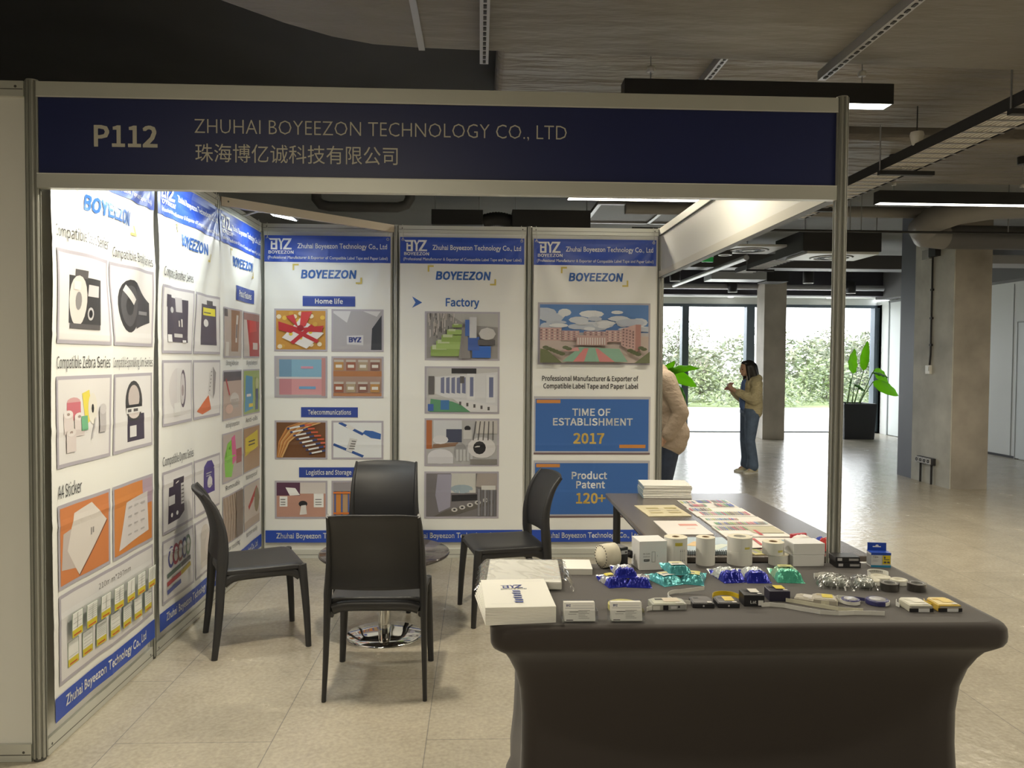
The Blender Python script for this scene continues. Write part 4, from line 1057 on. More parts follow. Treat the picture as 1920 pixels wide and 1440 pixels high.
def c_two(part):
    head(part, 'Compatible Brother Series', .04, .45, 1.79, .046, BLK, 0)
    pic(part, .035, 1.40, .42, .345, p_tze); pic(part, .48, 1.40, .425, .345, p_tzey)
    pic(part, .035, 1.03, .42, .335, p_roll1); pic(part, .48, 1.03, .425, .335, p_roll2)
    head(part, 'Compatible Dymo Series', .04, .48, .83, .046, BLK, 0)
    pic(part, .035, .48, .42, .32, p_d1); pic(part, .48, .48, .425, .32, p_d2)
    pic(part, .035, .125, .42, .325, p_tapes); pic(part, .48, .125, .425, .325, p_cass)
def c_three(part):
    plate(part, .30, 1.755, .42, .095, 'Product Features', .04)
    fs = (p_f1, p_f2, p_f3, p_f4, p_f5, p_f6, p_f7, p_f8); cs = ('Strong Adhesive', 'UV-proof waterproof', 'Anti high temperature', 'Anti-oils', 'Removable', 'Waterproof', 'Wear resisting', 'Not torn easily')
    for i in range(8):
        r, c_ = divmod(i, 2); y = 1.38 - r * .395; x = .05 + c_ * .43
        pic(part, x, y, .40, .315, fs[i], b=.01); head(part, cs[i], x + .06, x + .34, y - .048, .030, BLK, 0)
ZB = .125
banner('white banner with factory building picture, at the right end of back wall', (2.032, 2.972, ZB), 0, .013, 11, c_build)
banner('white banner with four stacked factory pictures, in the middle of back wall', (1.036, 2.972, ZB), 0, .012, 12, c_fact)
banner('white banner with gift, shirt and cable pictures, left on the back wall', (.040, 2.972, ZB), 0, .015, 13, c_home)
banner('white banner with two columns of small coloured photos, deepest on the left wall', (.028, 1.93, ZB), pi / 2, .021, 14, c_three)
banner('white banner with cartridges and coloured tapes, second along the left wall', (.028, 1.01, ZB), pi / 2, .027, 15, c_two)
banner('white banner with sticker sheets and yellow chart, nearest on the left wall', (.028, .02, ZB), pi / 2, .032, 16, c_one)
# ------------------------------------------------------------------ chairs
M_CHAIR = mat('black_moulded_plastic', (.026, .026, .028), .42, bump=(220, .06, (1, 1, 1), .002))
def bez(p, n):
    """Catmull-Rom through p"""
    P = [Vector(q) for q in p]; P = [P[0] * 2 - P[1]] + P + [P[-1] * 2 - P[-2]]; out = []
    for i in range(1, len(P) - 2):
        for k in range(n):
            t = k / n; a, b, c_, d = P[i - 1:i + 3]
            out.append(.5 * ((2 * b) + (c_ - a) * t + (2 * a - 5 * b + 4 * c_ - d) * t * t + (3 * b - a - 3 * c_ + d) * t ** 3))
    return out + [P[-2]]
def make_chair(label):
    t = thing('plastic_chair', label, 'chair', (0, 0, 0), 0, 'black chairs round the low table')
    # side profile of the back: (y, z)
    prof = bez([(0, -.200, .435), (0, -.188, .50), (0, -.182, .58), (0, -.195, .67), (0, -.228, .76), (0, -.285, .842)], 5)
    def back(u, v, off):
        i = v * (len(prof) - 1); a = prof[min(int(i), len(prof) - 2)].lerp(prof[min(int(i) + 1, len(prof) - 1)], i - int(i))
        hw = .198 + .018 * (1 - v) ; x = (u * 2 - 1) * hw
        cur = -.030 * (1 - (u * 2 - 1) ** 2)                       # hollow towards the sitter's back
        return (x, a.y + cur + off, a.z + (.012 * (1 - abs(u * 2 - 1) ** 3) if v > .97 else 0) - (.0 if v > .97 else 0))
    m = MB()
    v0 = .17; nu, nv = 18, 18
    def idx(layer, i, j): return layer * (nu + 1) * (nv + 1) + j * (nu + 1) + i
    vs = []
    for off in (0, -.017):
        for j in range(nv + 1):
            for i in range(nu + 1): vs.append(back(i / nu, v0 + (1 - v0) * j / nv, off))
    fs = []
    for j in range(nv):
        for i in range(nu):
            fs.append((idx(0, i, j), idx(0, i + 1, j), idx(0, i + 1, j + 1), idx(0, i, j + 1)))
            fs.append((idx(1, i, j), idx(1, i, j + 1), idx(1, i + 1, j + 1), idx(1, i + 1, j)))
    for i in range(nu):
        for j in (0, nv): fs.append((idx(0, i, j), idx(1, i, j), idx(1, i + 1, j), idx(0, i + 1, j)))
    for j in range(nv):
        for i in (0, nu): fs.append((idx(0, i, j), idx(0, i, j + 1), idx(1, i, j + 1), idx(1, i, j)))
    m.add(vs, fs, M_CHAIR, True); m.build('backrest', t, bevel=.004)
    # seat: slightly dished slab with a rolled front
    s = MB(); n = 20; nn = 20; vs = []
    def seat(u, v, low):
        x = (u * 2 - 1); hw = .205 + .012 * v
        y = -.185 + .405 * v
        r = .035
        ax = max(0, abs(x) - .80) / .20
        if v > .85: hw -= .03 * ((v - .85) / .15) ** 2
        z = .446 - .012 * (1 - x * x) * sin(pi * min(1, v * 1.05)) - .010 * ax * ax - .022 * max(0, (v - .86) / .14) ** 2
        if low: z -= .024 + (.0 if ax < .2 else 0)
        return (x * hw, y, z)
    for low in (0, 1):
        for j in range(nn + 1):
            for i in range(n + 1): vs.append(seat(i / n, j / nn, low))
    K = (n + 1) * (nn + 1); fs = []
    for j in range(nn):
        for i in range(n):
            a = j * (n + 1) + i
            fs.append((a, a + 1, a + n + 2, a + n + 1)); fs.append((K + a, K + a + n + 1, K + a + n + 2, K + a + 1))
    for i in range(n):
        for j in (0, nn): a = j * (n + 1) + i; fs.append((a, K + a, K + a + 1, a + 1))
    for j in range(nn):
        for i in (0, n): a = j * (n + 1) + i; b = a + n + 1; fs.append((a, b, K + b, K + a))
    s.add(vs, fs, M_CHAIR, True); s.build('seat', t, bevel=.005)
    # apron under the seat with rounded joints into the legs
    ap = MB()
    for sx in (-1, 1):
        for (ya, yb) in ((-.19, .19),):
            pts = [(sx * .197, y, .405 - .035 * (abs(y) / .19) ** 6) for y in [ya + (yb - ya) * k / 16 for k in range(17)]]
            ap.tube(pts, .019, M_CHAIR, n=8, flat=(.6, 1.3))
    for y in (-.196, .196):
        pts = [(x, y, .412 - .016 * (abs(x) / .19) ** 6) for x in [-.19 + .38 * k / 16 for k in range(17)]]
        ap.tube(pts, .019, M_CHAIR, n=8, flat=(.6, 1.3))
    ap.build('apron', t)
    for sx in (-1, 1):
        l = MB(); pts = bez([(sx * .219, .228, 0), (sx * .211, .218, .2), (sx * .203, .204, .37), (sx * .198, .196, .43)], 4)
        l.tube(pts, [.015 + .011 * k / (len(pts) - 1) for k in range(len(pts))], M_CHAIR, n=8, flat=(1, 1)); l.build('leg', t)
    for sx in (-1, 1):                                              # rear leg runs up into the side of the back
        l = MB(); pts = bez([(sx * .221, -.236, 0), (sx * .216, -.214, .2), (sx * .212, -.202, .40), (sx * .210, -.194, .48), (sx * .205, -.190, .58), (sx * .203, -.203, .67), (sx * .199, -.236, .76), (sx * .195, -.284, .828)], 4)
        N = len(pts); rs = []
        for k in range(N):
            f_ = k / (N - 1); rs.append(.016 + .014 * min(1, f_ / .42) if f_ < .42 else .030 - .017 * (f_ - .42) / .58)
        l.tube(pts, rs, M_CHAIR, n=8, flat=(.62, 1)); l.build('leg', t)
    return t
ch = make_chair('black plastic chair nearest the camera, its back turned to us')
ch.location = (1.178, .712, 0); ch.rotation_euler = (0, 0, 0)
dup(ch, (.4485, 1.26, 0), radians(24.1 - 90), 'black plastic chair at the left, in side view facing right')
dup(ch, (1.785, 1.672, 0), radians(191.5 - 90), 'black plastic chair at the right of the low table, facing left')
dup(ch, (1.012, 1.925, 0), radians(180 - 3), 'black plastic chair behind the low table, only its backrest showing')

# ------------------------------------------------------------------ low round table
M_TOP = mat('dark_glossy_tabletop', (.045, .036, .036), .16, mottle=(9, .18), coat=.5)
M_CHROME = mat('chrome', (.82, .82, .80), .05, metal=1)
rt = thing('round_table', 'low round table with dark glossy top on a chrome pedestal', 'table', (1.122, 1.31, 0))
MB().lathe([(0, .437), (.33, .437), (.348, .445), (.352, .452), (.350, .459), (.345, .462), (0, .462)], M_TOP, n=56).build('tabletop', rt)
MB().lathe([(.034, .012), (.034, .43)], M_CHROME, n=28).build('pedestal', rt)
MB().lathe([(.205, 0), (.205, .006), (.20, .010), (.10, .014), (.045, .018), (0, .018)], M_CHROME, n=56).build('base_plate', rt)
MB().lathe([(.10, .428), (.10, .437)], M_DARKB, n=24).build('mounting_plate', rt)

# ------------------------------------------------------------------ front display table under a stretch cover
M_STR = mat('black_stretch_fabric', (.044, .037, .034), .6, spec=.12, sheen=.25, bump=(500, .08, (1, 1, 1), .002))
def stretch_table():
    cx, cy = 2.4345, -.3915; GY = .0265
    mb = MB(); NC = 96
    rows = [(0.0, .70, .285, .0), (.02, .698, .283, .004), (.06, .683, .27, .02), (.14, .684, .262, .04), (.24, .674, .252, .055), (.34, .670, .246, .06), (.44, .670, .246, .056),
            (.52, .677, .254, .046), (.58, .693, .268, .034), (.62, .711, .285, .022), (.645, .725, .302, .012), (.662, .748, .322, .004), (.672, .760, .332, 0), (.685, .766, .337, 0), (.70, .767, .338, 0), (.722, .765, .337, 0), (.733, .759, .332, 0), (.739, .751, .325, 0), (.742, .735, .31, 0)]
    vs = []
    for (z, hx, hy, bow) in rows:
        hy += GY
        r = .05
        pts = []
        for (sx, sy, a0) in ((1, 1, 0), (-1, 1, pi / 2), (-1, -1, pi), (1, -1, 3 * pi / 2)):
            for k in range(9):
                a = a0 + pi / 2 * k / 8
                pts.append((sx * (hx - r) + r * cos(a), sy * (hy - r) + r * sin(a)))
        # insert points along the straight sides, bowed inward between the legs
        out = []
        for q in range(4):
            seg = pts[q * 9:(q + 1) * 9]; nx = pts[((q + 1) % 4) * 9]
            out += seg
            a, b = Vector(seg[-1]), Vector(nx)
            n_ = Vector((b.y - a.y, -(b.x - a.x))).normalized()
            if n_.dot((a + b) / 2) > 0: n_ = -n_
            for k in range(1, 16):
                t = k / 16; out.append(tuple(a.lerp(b, t) + n_ * bow * (1 - (2 * t - 1) ** 2) * .8))
        vs += [(cx + p[0], cy + p[1], z) for p in out]; N = len(out)
    fs = [(i * N + k, i * N + (k + 1) % N, (i + 1) * N + (k + 1) % N, (i + 1) * N + k) for i in range(len(rows) - 1) for k in range(N)]
    mb.add(vs, fs, M_STR, True)
    top = vs[-N:]; mb.add(top, [tuple(range(N))], M_STR, False)
    t = thing('display_table', 'long display table under a fitted black stretch cover, nearest the camera', 'table')
    mb.build('stretch_cover', t)
    for sx in (-1, 1):
        for sy in (-1, 1):
            MB().lathe([(.022, 0), (.022, .012), (.014, .016)], M_DARKB, (cx + sx * .665, cy + sy * .25), 14).build('foot', t)
    return t
stretch_table()

# ------------------------------------------------------------------ bare side table
M_T2 = mat('grey_brown_laminate', (.115, .10, .092), .24)
bt = thing('side_table', 'bare dark grey table along the open right side, behind the display table', 'table', (2.775, .80, 0))
MB().box(-.415, .415, -.735, .735, .715, .738, M_T2).build('tabletop', bt, bevel=.004)
for sx in (-1, 1):
    for sy in (-1, 1):
        MB().tube([(sx * .36, sy * .66, 0), (sx * .36, sy * .66, .715)], .021, M_DARKB, n=4 if False else 12).build('leg', bt)
fr = MB()
for sy in (-1, 1): fr.box(-.36, .36, sy * .66 - .012, sy * .66 + .012, .665, .715, M_DARKB)
for sx in (-1, 1): fr.box(sx * .36 - .012, sx * .36 + .012, -.66, .66, .665, .715, M_DARKB)
fr.build('under_frame', bt)
# ------------------------------------------------------------------ goods on the display table
T = .7422
M_PAPER = mat('white_paper', (.80, .79, .74), .6)
M_PAPE = mat('paper_edges', (.70, .69, .64), .7, bump=(60, .5, (.05, .05, 6), .004))
M_CARD = mat('white_carton', (.74, .74, .74), .5)
M_ROLL = mat('label_roll_side', (.72, .71, .67), .45)
M_ROLLT = mat('label_roll_end', (.72, .67, .53), .6)
M_CORE = mat('brown_core', (.28, .19, .11), .8)
M_CLEAR = glass_mat('clear_plastic', (.985, .99, .99), .06, .035)
M_BLKP = mat('black_plastic', (.022, .022, .026), .35)
M_BEIGE = mat('beige_plastic', (.45, .42, .36), .4)
M_TAPEW = mat('white_tape', (.74, .74, .70), .35)
M_TAPEY = mat('yellow_tape', (.72, .52, .03), .35)
def flat(k, name, parent, z=0, rot=None):
    return k.build(name, parent, lambda x, y, h: (x, y, z + h), lift=.0004, step=.00012)
def front(k, name, parent, y):
    return k.build(name, parent, lambda x, z, h: (x, y - h, z), lift=.0004, step=.00012)

# brochures, fanned
W_, D_ = .206, .29
def brochure_at(f):
    a = radians(6.5 - 4.5 * f + .7 * sin(f * 40)); c, s = cos(a), sin(a); px, py = W_ / 2, -D_ / 2
    return 1.858 - (c * px - s * py), -.708 - (s * px + c * py), a
for i in range(13):
    f_ = i / 12
    last = i == 12
    b = thing('brochure', 'top brochure of the fanned pile at the left front table corner' if last else ['white brochure %s in the fanned pile at the left front table corner' % q for q in ('lowest', 'second from bottom', 'third from bottom', 'fourth from bottom', 'fifth from bottom', 'sixth from bottom', 'in the very middle', 'sixth from top', 'fifth from top', 'fourth from top', 'third from top', 'just under the top')][i], 'brochure',
              (*brochure_at(f_)[:2], T + i * .0036), brochure_at(f_)[2], 'fanned brochures on the display table')
    m = MB()
    def pg(u, v, lo, i=i):
        x = (u - .5) * W_; y = (v - .5) * D_
        z = .0034 * (0 if lo else 1) + (.012 * (max(0, u - .15) ** 2) * (i / 12)) * (0) 
        return (x, y, z)
    m.box(-W_ / 2, W_ / 2, -D_ / 2, D_ / 2, 0, .0033, M_PAPER); m.build('pages', b)
    if last:
        k = Ink(); k.rect(-W_ / 2, -D_ / 2, W_, D_, (.80, .79, .73)); logo(k, -.045, .045, .034, NAVY)
        k.text('BOYEEZON', -.045, .035, .03, .009, (.2, .25, .45), .01)
        for q in range(6): k.poly([(-.012 - (q % 2) * .004, .018 - q * .022), (.012, .015 - q * .022), (.014 - (q % 2) * .003, .004 - q * .022), (-.010, .007 - q * .022)], (.05, .08, .30))
        k.rect(-.085, -.118, .10, .0015, LG_); k.rect(.02, .12, .07, .0012, LG_); k.rect(.03, .108, .06, .0012, LG_)
        flat(k, 'cover_print', b, .0033)
# wrapped A4 stack
ws = thing('paper_ream', 'stack of white paper sheets in crinkled clear wrap, behind the brochures', 'paper stack', (1.80, -.245, T), radians(-3))
MB().box(-.135, .115, -.145, .145, .003, .03, M_PAPER).build('sheets', ws, bevel=.004)
rn = random.Random(5)
wp = MB()
def wrapf(u, v):
    x = (u - .5) * .33; y = (v - .5) * .33
    e = max(abs(x) / .165, abs(y) / .165)
    z = .0345 if e < .84 else .0345 - (e - .84) / .16 * .031
    return (x - .008 + .004 * sin(y * 90), y + .003 * sin(x * 70), z + (rn.uniform(-.0012, .0012) if e > .7 else .0008 * sin(x * 60 + y * 50)))
wp.sheet(34, 34, wrapf, M_CLEAR); wp.build('clear_wrap', ws)
# note pad
np_ = thing('note_pad', 'cream block of square note paper in front of the right-hand chair', 'note pad', (1.99, -.135, T), radians(-3))
MB().box(-.05, .05, -.066, .066, 0, .020, M_PAPE).build('sheets', np_)
MB().box(-.0505, .0505, -.0665, .0665, .020, .0212, M_PAPER).build('top_sheet', np_)

# label roll on its black spool
lr = thing('label_roll', 'white label roll with dotted rim in a black spool frame', 'label roll', (2.125, -.10, T), radians(24))
q = MB(); q.T = Matrix.Translation((-.02, 0, .046)) @ Matrix.Rotation(pi / 2, 4, 'Y'); q.lathe([(.0, -.03), (.043, -.03), (.044, .03), (0, .03)], M_ROLLT, n=36); q.build('paper_roll', lr)
q = MB(); q.T = Matrix.Translation((-.0505, 0, .046)) @ Matrix.Rotation(pi / 2, 4, 'Y')
for k in range(22): a = 2 * pi * k / 22; q.lathe([(.0028, -.0006), (.0028, 0)], M_BLKP, (.039 * cos(a), .039 * sin(a)), 6)
q.build('rim_dots', lr)
q = MB(); q.box(.012, .05, -.03, .028, .0, .078, M_BLKP); q.box(.05, .078, -.022, -.004, .04, .052, M_BLKP); q.box(.066, .074, -.026, 0, .03, .06, M_BLKP); q.box(-.05, .02, -.008, .008, 0, .01, M_BLKP); q.build('spool_frame', lr, bevel=.005)
k = Ink(); k.rect(.018, .052, .028, .014, (.6, .6, .62)); k.rect(.034, .055, .01, .007, DG); front(k, 'label', lr, -.0302)

# white carton
bx = thing('carton', 'white square carton with small black print, among the label rolls', 'box', (2.262, -.095, T), radians(6))
MB().box(-.052, .052, -.048, .048, 0, .106, M_CARD).build('box_body', bx, bevel=.002)
MB().box(-.052, .052, -.049, -.0475, .088, .106, M_CARD).build('flap', bx)
k = Ink(); k.text('DK-11201', -.038, -.012, .058, .0055, DG); k.text('29x90mm', -.038, -.012, .048, .0045, DG); k.rect(-.035, .033, .021, .008, BLK); k.text('400PCS', -.033, -.016, .035, .004, WHT, .02)
k.rect(-.006, .03, .001, .038, DG); k.rect(.006, .03, .001, .038, DG); k.rect(-.006, .067, .013, .001, DG); k.rect(-.006, .03, .013, .001, DG); k.rect(.014, .05, .002, .006, LG_)
front(k, 'print', bx, -.0492)
def roll(x, y, r, h, label, z=0, hole=.012, extra=None, grp='upright label rolls', rz=0, core=True):
    t = thing('label_roll', label, 'label roll', (x, y, T + z), rz, grp)
    m = MB(); m.ring(hole + .003, r, 0, h, M_ROLL, n=48); m.ring(hole + .0032, r - .0008, h, h + .0006, M_ROLLT, n=48); m.build('paper_roll', t)
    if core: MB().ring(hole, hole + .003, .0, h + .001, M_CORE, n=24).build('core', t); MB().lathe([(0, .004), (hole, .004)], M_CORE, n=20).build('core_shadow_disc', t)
    if extra:
        def cyl(xx, zz, hh): return ((r + hh + .0003) * sin(xx / r), -(r + hh + .0003) * cos(xx / r), zz)
        k = Ink(); extra(k); k.build('sticker', t, cyl, grid=.006, lift=.0003, step=.0001)
    return t
def st1(k):
    k.rect(-.012, .076, .028, .012, (.55, .46, .06))
    for i in range(3): k.rect(.008 + i * .008, .018, .0016, .046, LG_); k.rect(.007 + i * .008, .02, .002, .004, DG); k.rect(.007 + i * .008, .055, .002, .004, DG)
def st2(k): k.rect(.004, .012, .022, .008, (.60, .52, .12))
roll(2.372, -.052, .043, .102, 'fat cream label roll with yellow sticker and fine vertical print', 0, .011, st1)
roll(2.484, -.058, .035, .102, 'slim plain cream label roll standing upright', 0, .011)
roll(2.617, -.050, .046, .05, 'lower of two wide white rolls stacked behind the blue pouches', 0, .02, None, core=False)
roll(2.617, -.050, .0455, .052, 'upper of two wide white rolls with yellow sticker', .0505, .02, st2, core=False)
roll(2.762, -.062, .037, .038, 'lower of two small white rolls left of the white cartons', 0, .013, None)
roll(2.743, -.055, .040, .045, 'upper of two small white rolls with yellow sticker', .0385, .013, st2)
for (z, l, o_) in ((0, 'lower of two white flat cartons left of the aluminium post', 0), (.043, 'upper of two white flat cartons left of the aluminium post', .002)):
    t = thing('carton', l, 'box', (2.86 + o_, -.055, T + z), radians(2), 'white flat cartons')
    MB().box(-.06, .06, -.045, .045, 0, .0425, M_CARD).build('box_body', t, bevel=.0015)
    MB().box(-.0605, -.0595, -.04, .04, .004, .038, mat('carton_fold', (.5, .5, .5), .6)).build('end_flap', t)
for (z, l, o_) in ((0, 'lower of two black tape boxes at the foot of the right post', .004), (.0205, 'upper of two black tape boxes at the foot of the right post', 0)):
    t = thing('tape_box', l, 'box', (3.0 + o_, -.09, T + z), radians(-3), 'black tape boxes')
    MB().box(-.045, .045, -.034, .034, 0, .020, M_BLKP).build('box_body', t, bevel=.001)
    k = Ink(); k.rect(-.038, .006, .017, .010, LG_); k.rect(.004, .006, .036, .009, (.28, .28, .28)); k.rect(.006, .009, .03, .002, LG_); front(k, 'label', t, -.0342)
t = thing('tape_box', 'blue, white and yellow hang-tab tape box at the back right table corner', 'box', (3.13, -.095, T), radians(-7))
MB().box(-.036, .036, -.022, .022, 0, .053, mat('carton_bluewhite', (.66, .68, .70), .35)).build('box_body', t, bevel=.0008)
m = MB(); m.box(-.0362, .0362, -.0224, .0224, .0525, .0545, mat('carton_blue', (.02, .07, .42), .35)); m.box(-.034, .034, .0195, .0222, .053, .083, mat('carton_blue')); m.build('hang_tab', t)
k = Ink(); k.rect(-.016, .066, .030, .004, WHT); k.ell(0, .072, .006, .004, WHT, 12); front(k, 'hang_slot', t, .0194)
k = Ink(); k.rect(-.036, 0, .072, .008, (.03, .25, .45)); k.rect(-.036, .046, .072, .007, (.02, .07, .42)); k.rect(.006, .012, .028, .033, (.72, .58, .03)); k.rect(.010, .033, .006, .008, DG); k.rect(.010, .028, .02, .003, DG); k.rect(.010, .016, .009, .007, DG); k.rect(.022, .016, .009, .007, DG)
k.text('TZe-', -.029, -.008, .036, .006, DG, .01); k.rect(-.029, .028, .022, .0015, LG_); k.rect(-.029, .023, .018, .0015, LG_); front(k, 'print', t, -.0225)
k = Ink(); k.rect(-.0365, 0, .001, .001, DG)
MB().box(-.0366, -.0358, -.0215, .0215, .006, .046, mat('carton_grey_side', (.33, .35, .37), .4)).build('side_print', t)

# foil pouches
FB = mat('blue_foil', (.02, .03, .36), .18, metal=.35, bump=(45, .5, (1, 1, 1), .01)); FS = mat('silver_foil', (.52, .53, .56), .18, metal=.6, bump=(45, .5, (1, 1, 1), .01))
FT = mat('teal_foil', (.10, .42, .46), .2, metal=.4, bump=(45, .5, (1, 1, 1), .01)); FG = mat('green_foil', (.10, .48, .34), .22, metal=.35, bump=(45, .5, (1, 1, 1), .01))
FW = mat('pouch_window', (.58, .62, .62), .12, metal=.3, bump=(60, .6, (1, 1, 1), .01))
def pouch(x, y, z, rz, foil, top, label, grp, w=.085, l=.125, h=.024, tilt=0, lump=True, seed=0, win=(.2, .8, .25, .62), tag_c=None):
    rn = random.Random(seed); t = thing('foil_pouch', label, 'pouch', (x, y, T + z), rz, grp)
    t.rotation_euler = (tilt, 0, rz)
    NU, NV = 18, 26
    def fn(u, v, lo=False):
        X = (u - .5) * w; Y = (v - .5) * l
        e = (1 - abs(2 * u - 1) ** 6) ; b = min(1, max(0, (v - .05) / .10)) * min(1, max(0, (.80 - v) / .12))
        Z = .0018 + h * e * b * (1 + .05 * sin(u * 19 + seed) * sin(v * 23)) + rn.uniform(-.0017, .0017) * (.3 + .7 * b)
        if v > .82: Z = .003 + (v - .82) * .05 + .001 * sin(u * 20)
        return (X * (1 - .05 * sin(pi * v)), Y, Z)
    m = MB(); vs = [fn(i / NU, j / NV) for j in range(NV + 1) for i in range(NU + 1)]
    fs = [[], []]
    for j in range(NV):
        for i in range(NU):
            u = (i + .5) / NU; v = (j + .5) / NV; a = j * (NU + 1) + i
            fs[1 if (top and v > .34) else 0].append((a, a + 1, a + NU + 2, a + NU + 1))
    m.v = list(vs); 
    for g, mm in ((0, foil), (1, top or foil)):
        i_ = m._m(mm)
        for f in fs[g]: m.f.append(f); m.mi.append(i_); m.sm.append(False)
    per = [i for i in range(NU + 1)] + [j * (NU + 1) + NU for j in range(1, NV + 1)] + [NV * (NU + 1) + i for i in range(NU - 1, -1, -1)] + [j * (NU + 1) for j in range(NV - 1, 0, -1)]
    base = [(vs[i][0], vs[i][1], 0 if vs[i][1] < l * .3 else max(0, vs[i][2] - .0015)) for i in per]; k0 = len(m.v); m.v += base; n_ = len(per); i_ = m._m(foil)
    for q in range(n_): m.f.append((per[q], per[(q + 1) % n_], k0 + (q + 1) % n_, k0 + q)); m.mi.append(i_); m.sm.append(False)
    m.f.append(tuple(k0 + q for q in range(n_))); m.mi.append(i_); m.sm.append(False)
    m.build('pouch_bag', t)
    if lump:                                                     # clear window with the printed cassette behind it
        k = Ink(); u0, u1, v0, v1 = win
        k.rect(u0, v0, u1 - u0, v1 - v0, tag_c or (.60, .62, .58)); k.rect(u0 + .08, v0 + (v1 - v0) * .3, (u1 - u0) - .3, (v1 - v0) * .22, DG); k.rect(u0 + .04, v0 + (v1 - v0) * .62, (u1 - u0) - .08, (v1 - v0) * .2, (.62, .56, .12))
        def wf(a, b, hh):
            X = (a - .5) * w; e = (1 - abs(2 * a - 1) ** 6); bb = min(1, max(0, (b - .05) / .10)) * min(1, max(0, (.80 - b) / .12))
            return (X * (1 - .05 * sin(pi * b)), (b - .5) * l, .0038 + h * e * bb * 1.06 + hh)
        k.build('window_print', t, wf, grid=.08, lift=.0002, step=.0001)
    q = MB(); q.T = Matrix.Translation((0, l * .455, .0125))
    q.lathe([(.006, 0), (.006, .0004), (0, .0004)], M_DARKB, n=12); q.build('hang_hole', t)
    return t
gB = 'blue and silver pouches beside the note pad'
pouch(2.095, -.30, 0, radians(14), FB, FS, 'left blue and silver pouch with a yellow spot, under another', gB, seed=1, win=(.15, .5, .45, .66), tag_c=(.70, .60, .06))
pouch(2.180, -.305, 0, radians(-8), FB, FS, 'right blue and silver pouch, under another', gB, seed=2, lump=False)
pouch(2.135, -.275, .0255, radians(2), FB, FS, 'blue and silver pouch lying on top of two others', gB, seed=3, w=.078, lump=False)
gT = 'teal pouches in the middle of the table'
pouch(2.275, -.285, 0, radians(22), FT, None, 'left teal pouch with pale label', gT, seed=4)
pouch(2.378, -.275, 0, radians(-20), FT, None, 'right teal pouch with yellow label', gT, seed=5, tag_c=(.62, .60, .22))
pouch(2.325, -.245, .0255, radians(3), FT, None, 'teal pouch lying on top of the two other teal ones', gT, seed=6)
gV = 'violet blue pouches in front of the white rolls'
pouch(2.507, -.240, 0, radians(8), FB, FW, 'violet blue pouch in front of the wide white rolls', gV, seed=7, h=.03, l=.15, lump=False)
pouch(2.602, -.245, 0, radians(-3), FB, FW, 'violet blue pouch beside the green one', gV, seed=8, h=.03, l=.15, lump=False)
pouch(2.718, -.245, 0, radians(-7), FG, mat('green_foil_pale', (.30, .52, .36), .2, metal=.3, bump=(45, .5, (1, 1, 1), .01)), 'mint green pouch in front of the white cartons', 'green pouches', seed=9, w=.095, h=.034, l=.15, win=(.2, .75, .44, .64), tag_c=(.42, .46, .20))

# crinkled clear bags with cassettes inside
M_BAG = glass_mat('crinkled_bag', (.86, .88, .87), .28, .16)
def bag(x, y, rz, w, l, label, seed):
    rn = random.Random(seed); t = thing('clear_bag', label, 'bag', (x, y, T), rz, 'clear crinkled bags of tape')
    MB().box(-w * .30, w * .30, -l * .32, l * .22, .003, .022, mat('grey_cassette', (.30, .32, .30), .4)).build('bagged_cassette', t, bevel=.006)
    MB().ring(.010, .022, .022, .026, M_TAPEW, (0, -.01), 20).build('bagged_reel', t)
    N = 20
    def bf(u, v):
        X = (u - .5) * w; Y = (v - .5) * l; e = (1 - abs(2 * u - 1) ** 3) * (1 - abs(2 * v - 1) ** 3)
        return (X + rn.uniform(-.002, .002), Y + rn.uniform(-.002, .002), max(.001, .034 * e ** .7 + rn.uniform(-.0035, .0035) * min(1, e * 3) + .001))
    MB().sheet(N, N, bf, M_BAG, False).build('bag_film', t)
bag(2.848, -.345, radians(-18), .115, .125, 'crinkled clear bag of tape, left and larger of the two', 21)
bag(2.938, -.362, radians(-10), .08, .11, 'crinkled clear bag of tape, right and smaller of the two', 22)

def strip(mb, pts, h, m, th=.0006):
    """upright ribbon along pts on the table"""
    for a, b in zip(pts[:-1], pts[1:]):
        a, b = Vector(a), Vector(b); d = (b - a).normalized(); n_ = Vector((-d.y, d.x, 0)) * th
        hz = Vector((0, 0, h))
        mb.add([a - n_, b - n_, b + n_, a + n_, a - n_ + hz, b - n_ + hz, b + n_ + hz, a + n_ + hz], [(0, 3, 2, 1), (4, 5, 6, 7), (0, 1, 5, 4), (1, 2, 6, 5), (2, 3, 7, 6), (3, 0, 4, 7)], m, False)
def arcp(cx, cy, r, a0, a1, n=14, z=0, ry=None): return [(cx + r * cos(radians(a0 + (a1 - a0) * k / n)), cy + (ry or r) * sin(radians(a0 + (a1 - a0) * k / n)), z) for k in range(n + 1)]
# loose white tape loop on the bag, printed tape loops behind the dark rolls
t = thing('tape_loop', 'curled loop of white tape lying behind the larger clear bag', 'tape', (2.865, -.255, T))
m = MB(); strip(m, [(-.055, -.02, 0), (-.045, .012, 0)] + arcp(.0, .008, .03, 160, -120, 16, 0, .018), .014, M_TAPEW); m.build('tape_strip', t)
def reel(x, y, r, h, body, label, grp, ringm=None, rz=0, tail=None, facec=None):
    t = thing('tape_cassette', label, 'tape cassette', (x, y, T), rz, grp)
    m = MB(); m.lathe([(r * .55, .0), (r, 0), (r, h), (r * .96, h + .001), (r * .55, h + .001), (r * .5, h * .8), (0, h * .8)], body, n=36); m.build('cassette_body', t)
    if ringm: MB().ring(r * .97, r * 1.03, h * .12, h * .86, ringm, n=36).build('tape_band', t)
    if facec: MB().lathe([(r * .72, h + .001), (r * .72, h + .0022), (0, h + .0022)], facec, n=28).build('label_disc', t)
    if tail: q = MB(); strip(q, tail, h * .75, ringm or M_TAPEW); q.build('tape_tail', t)
    return t
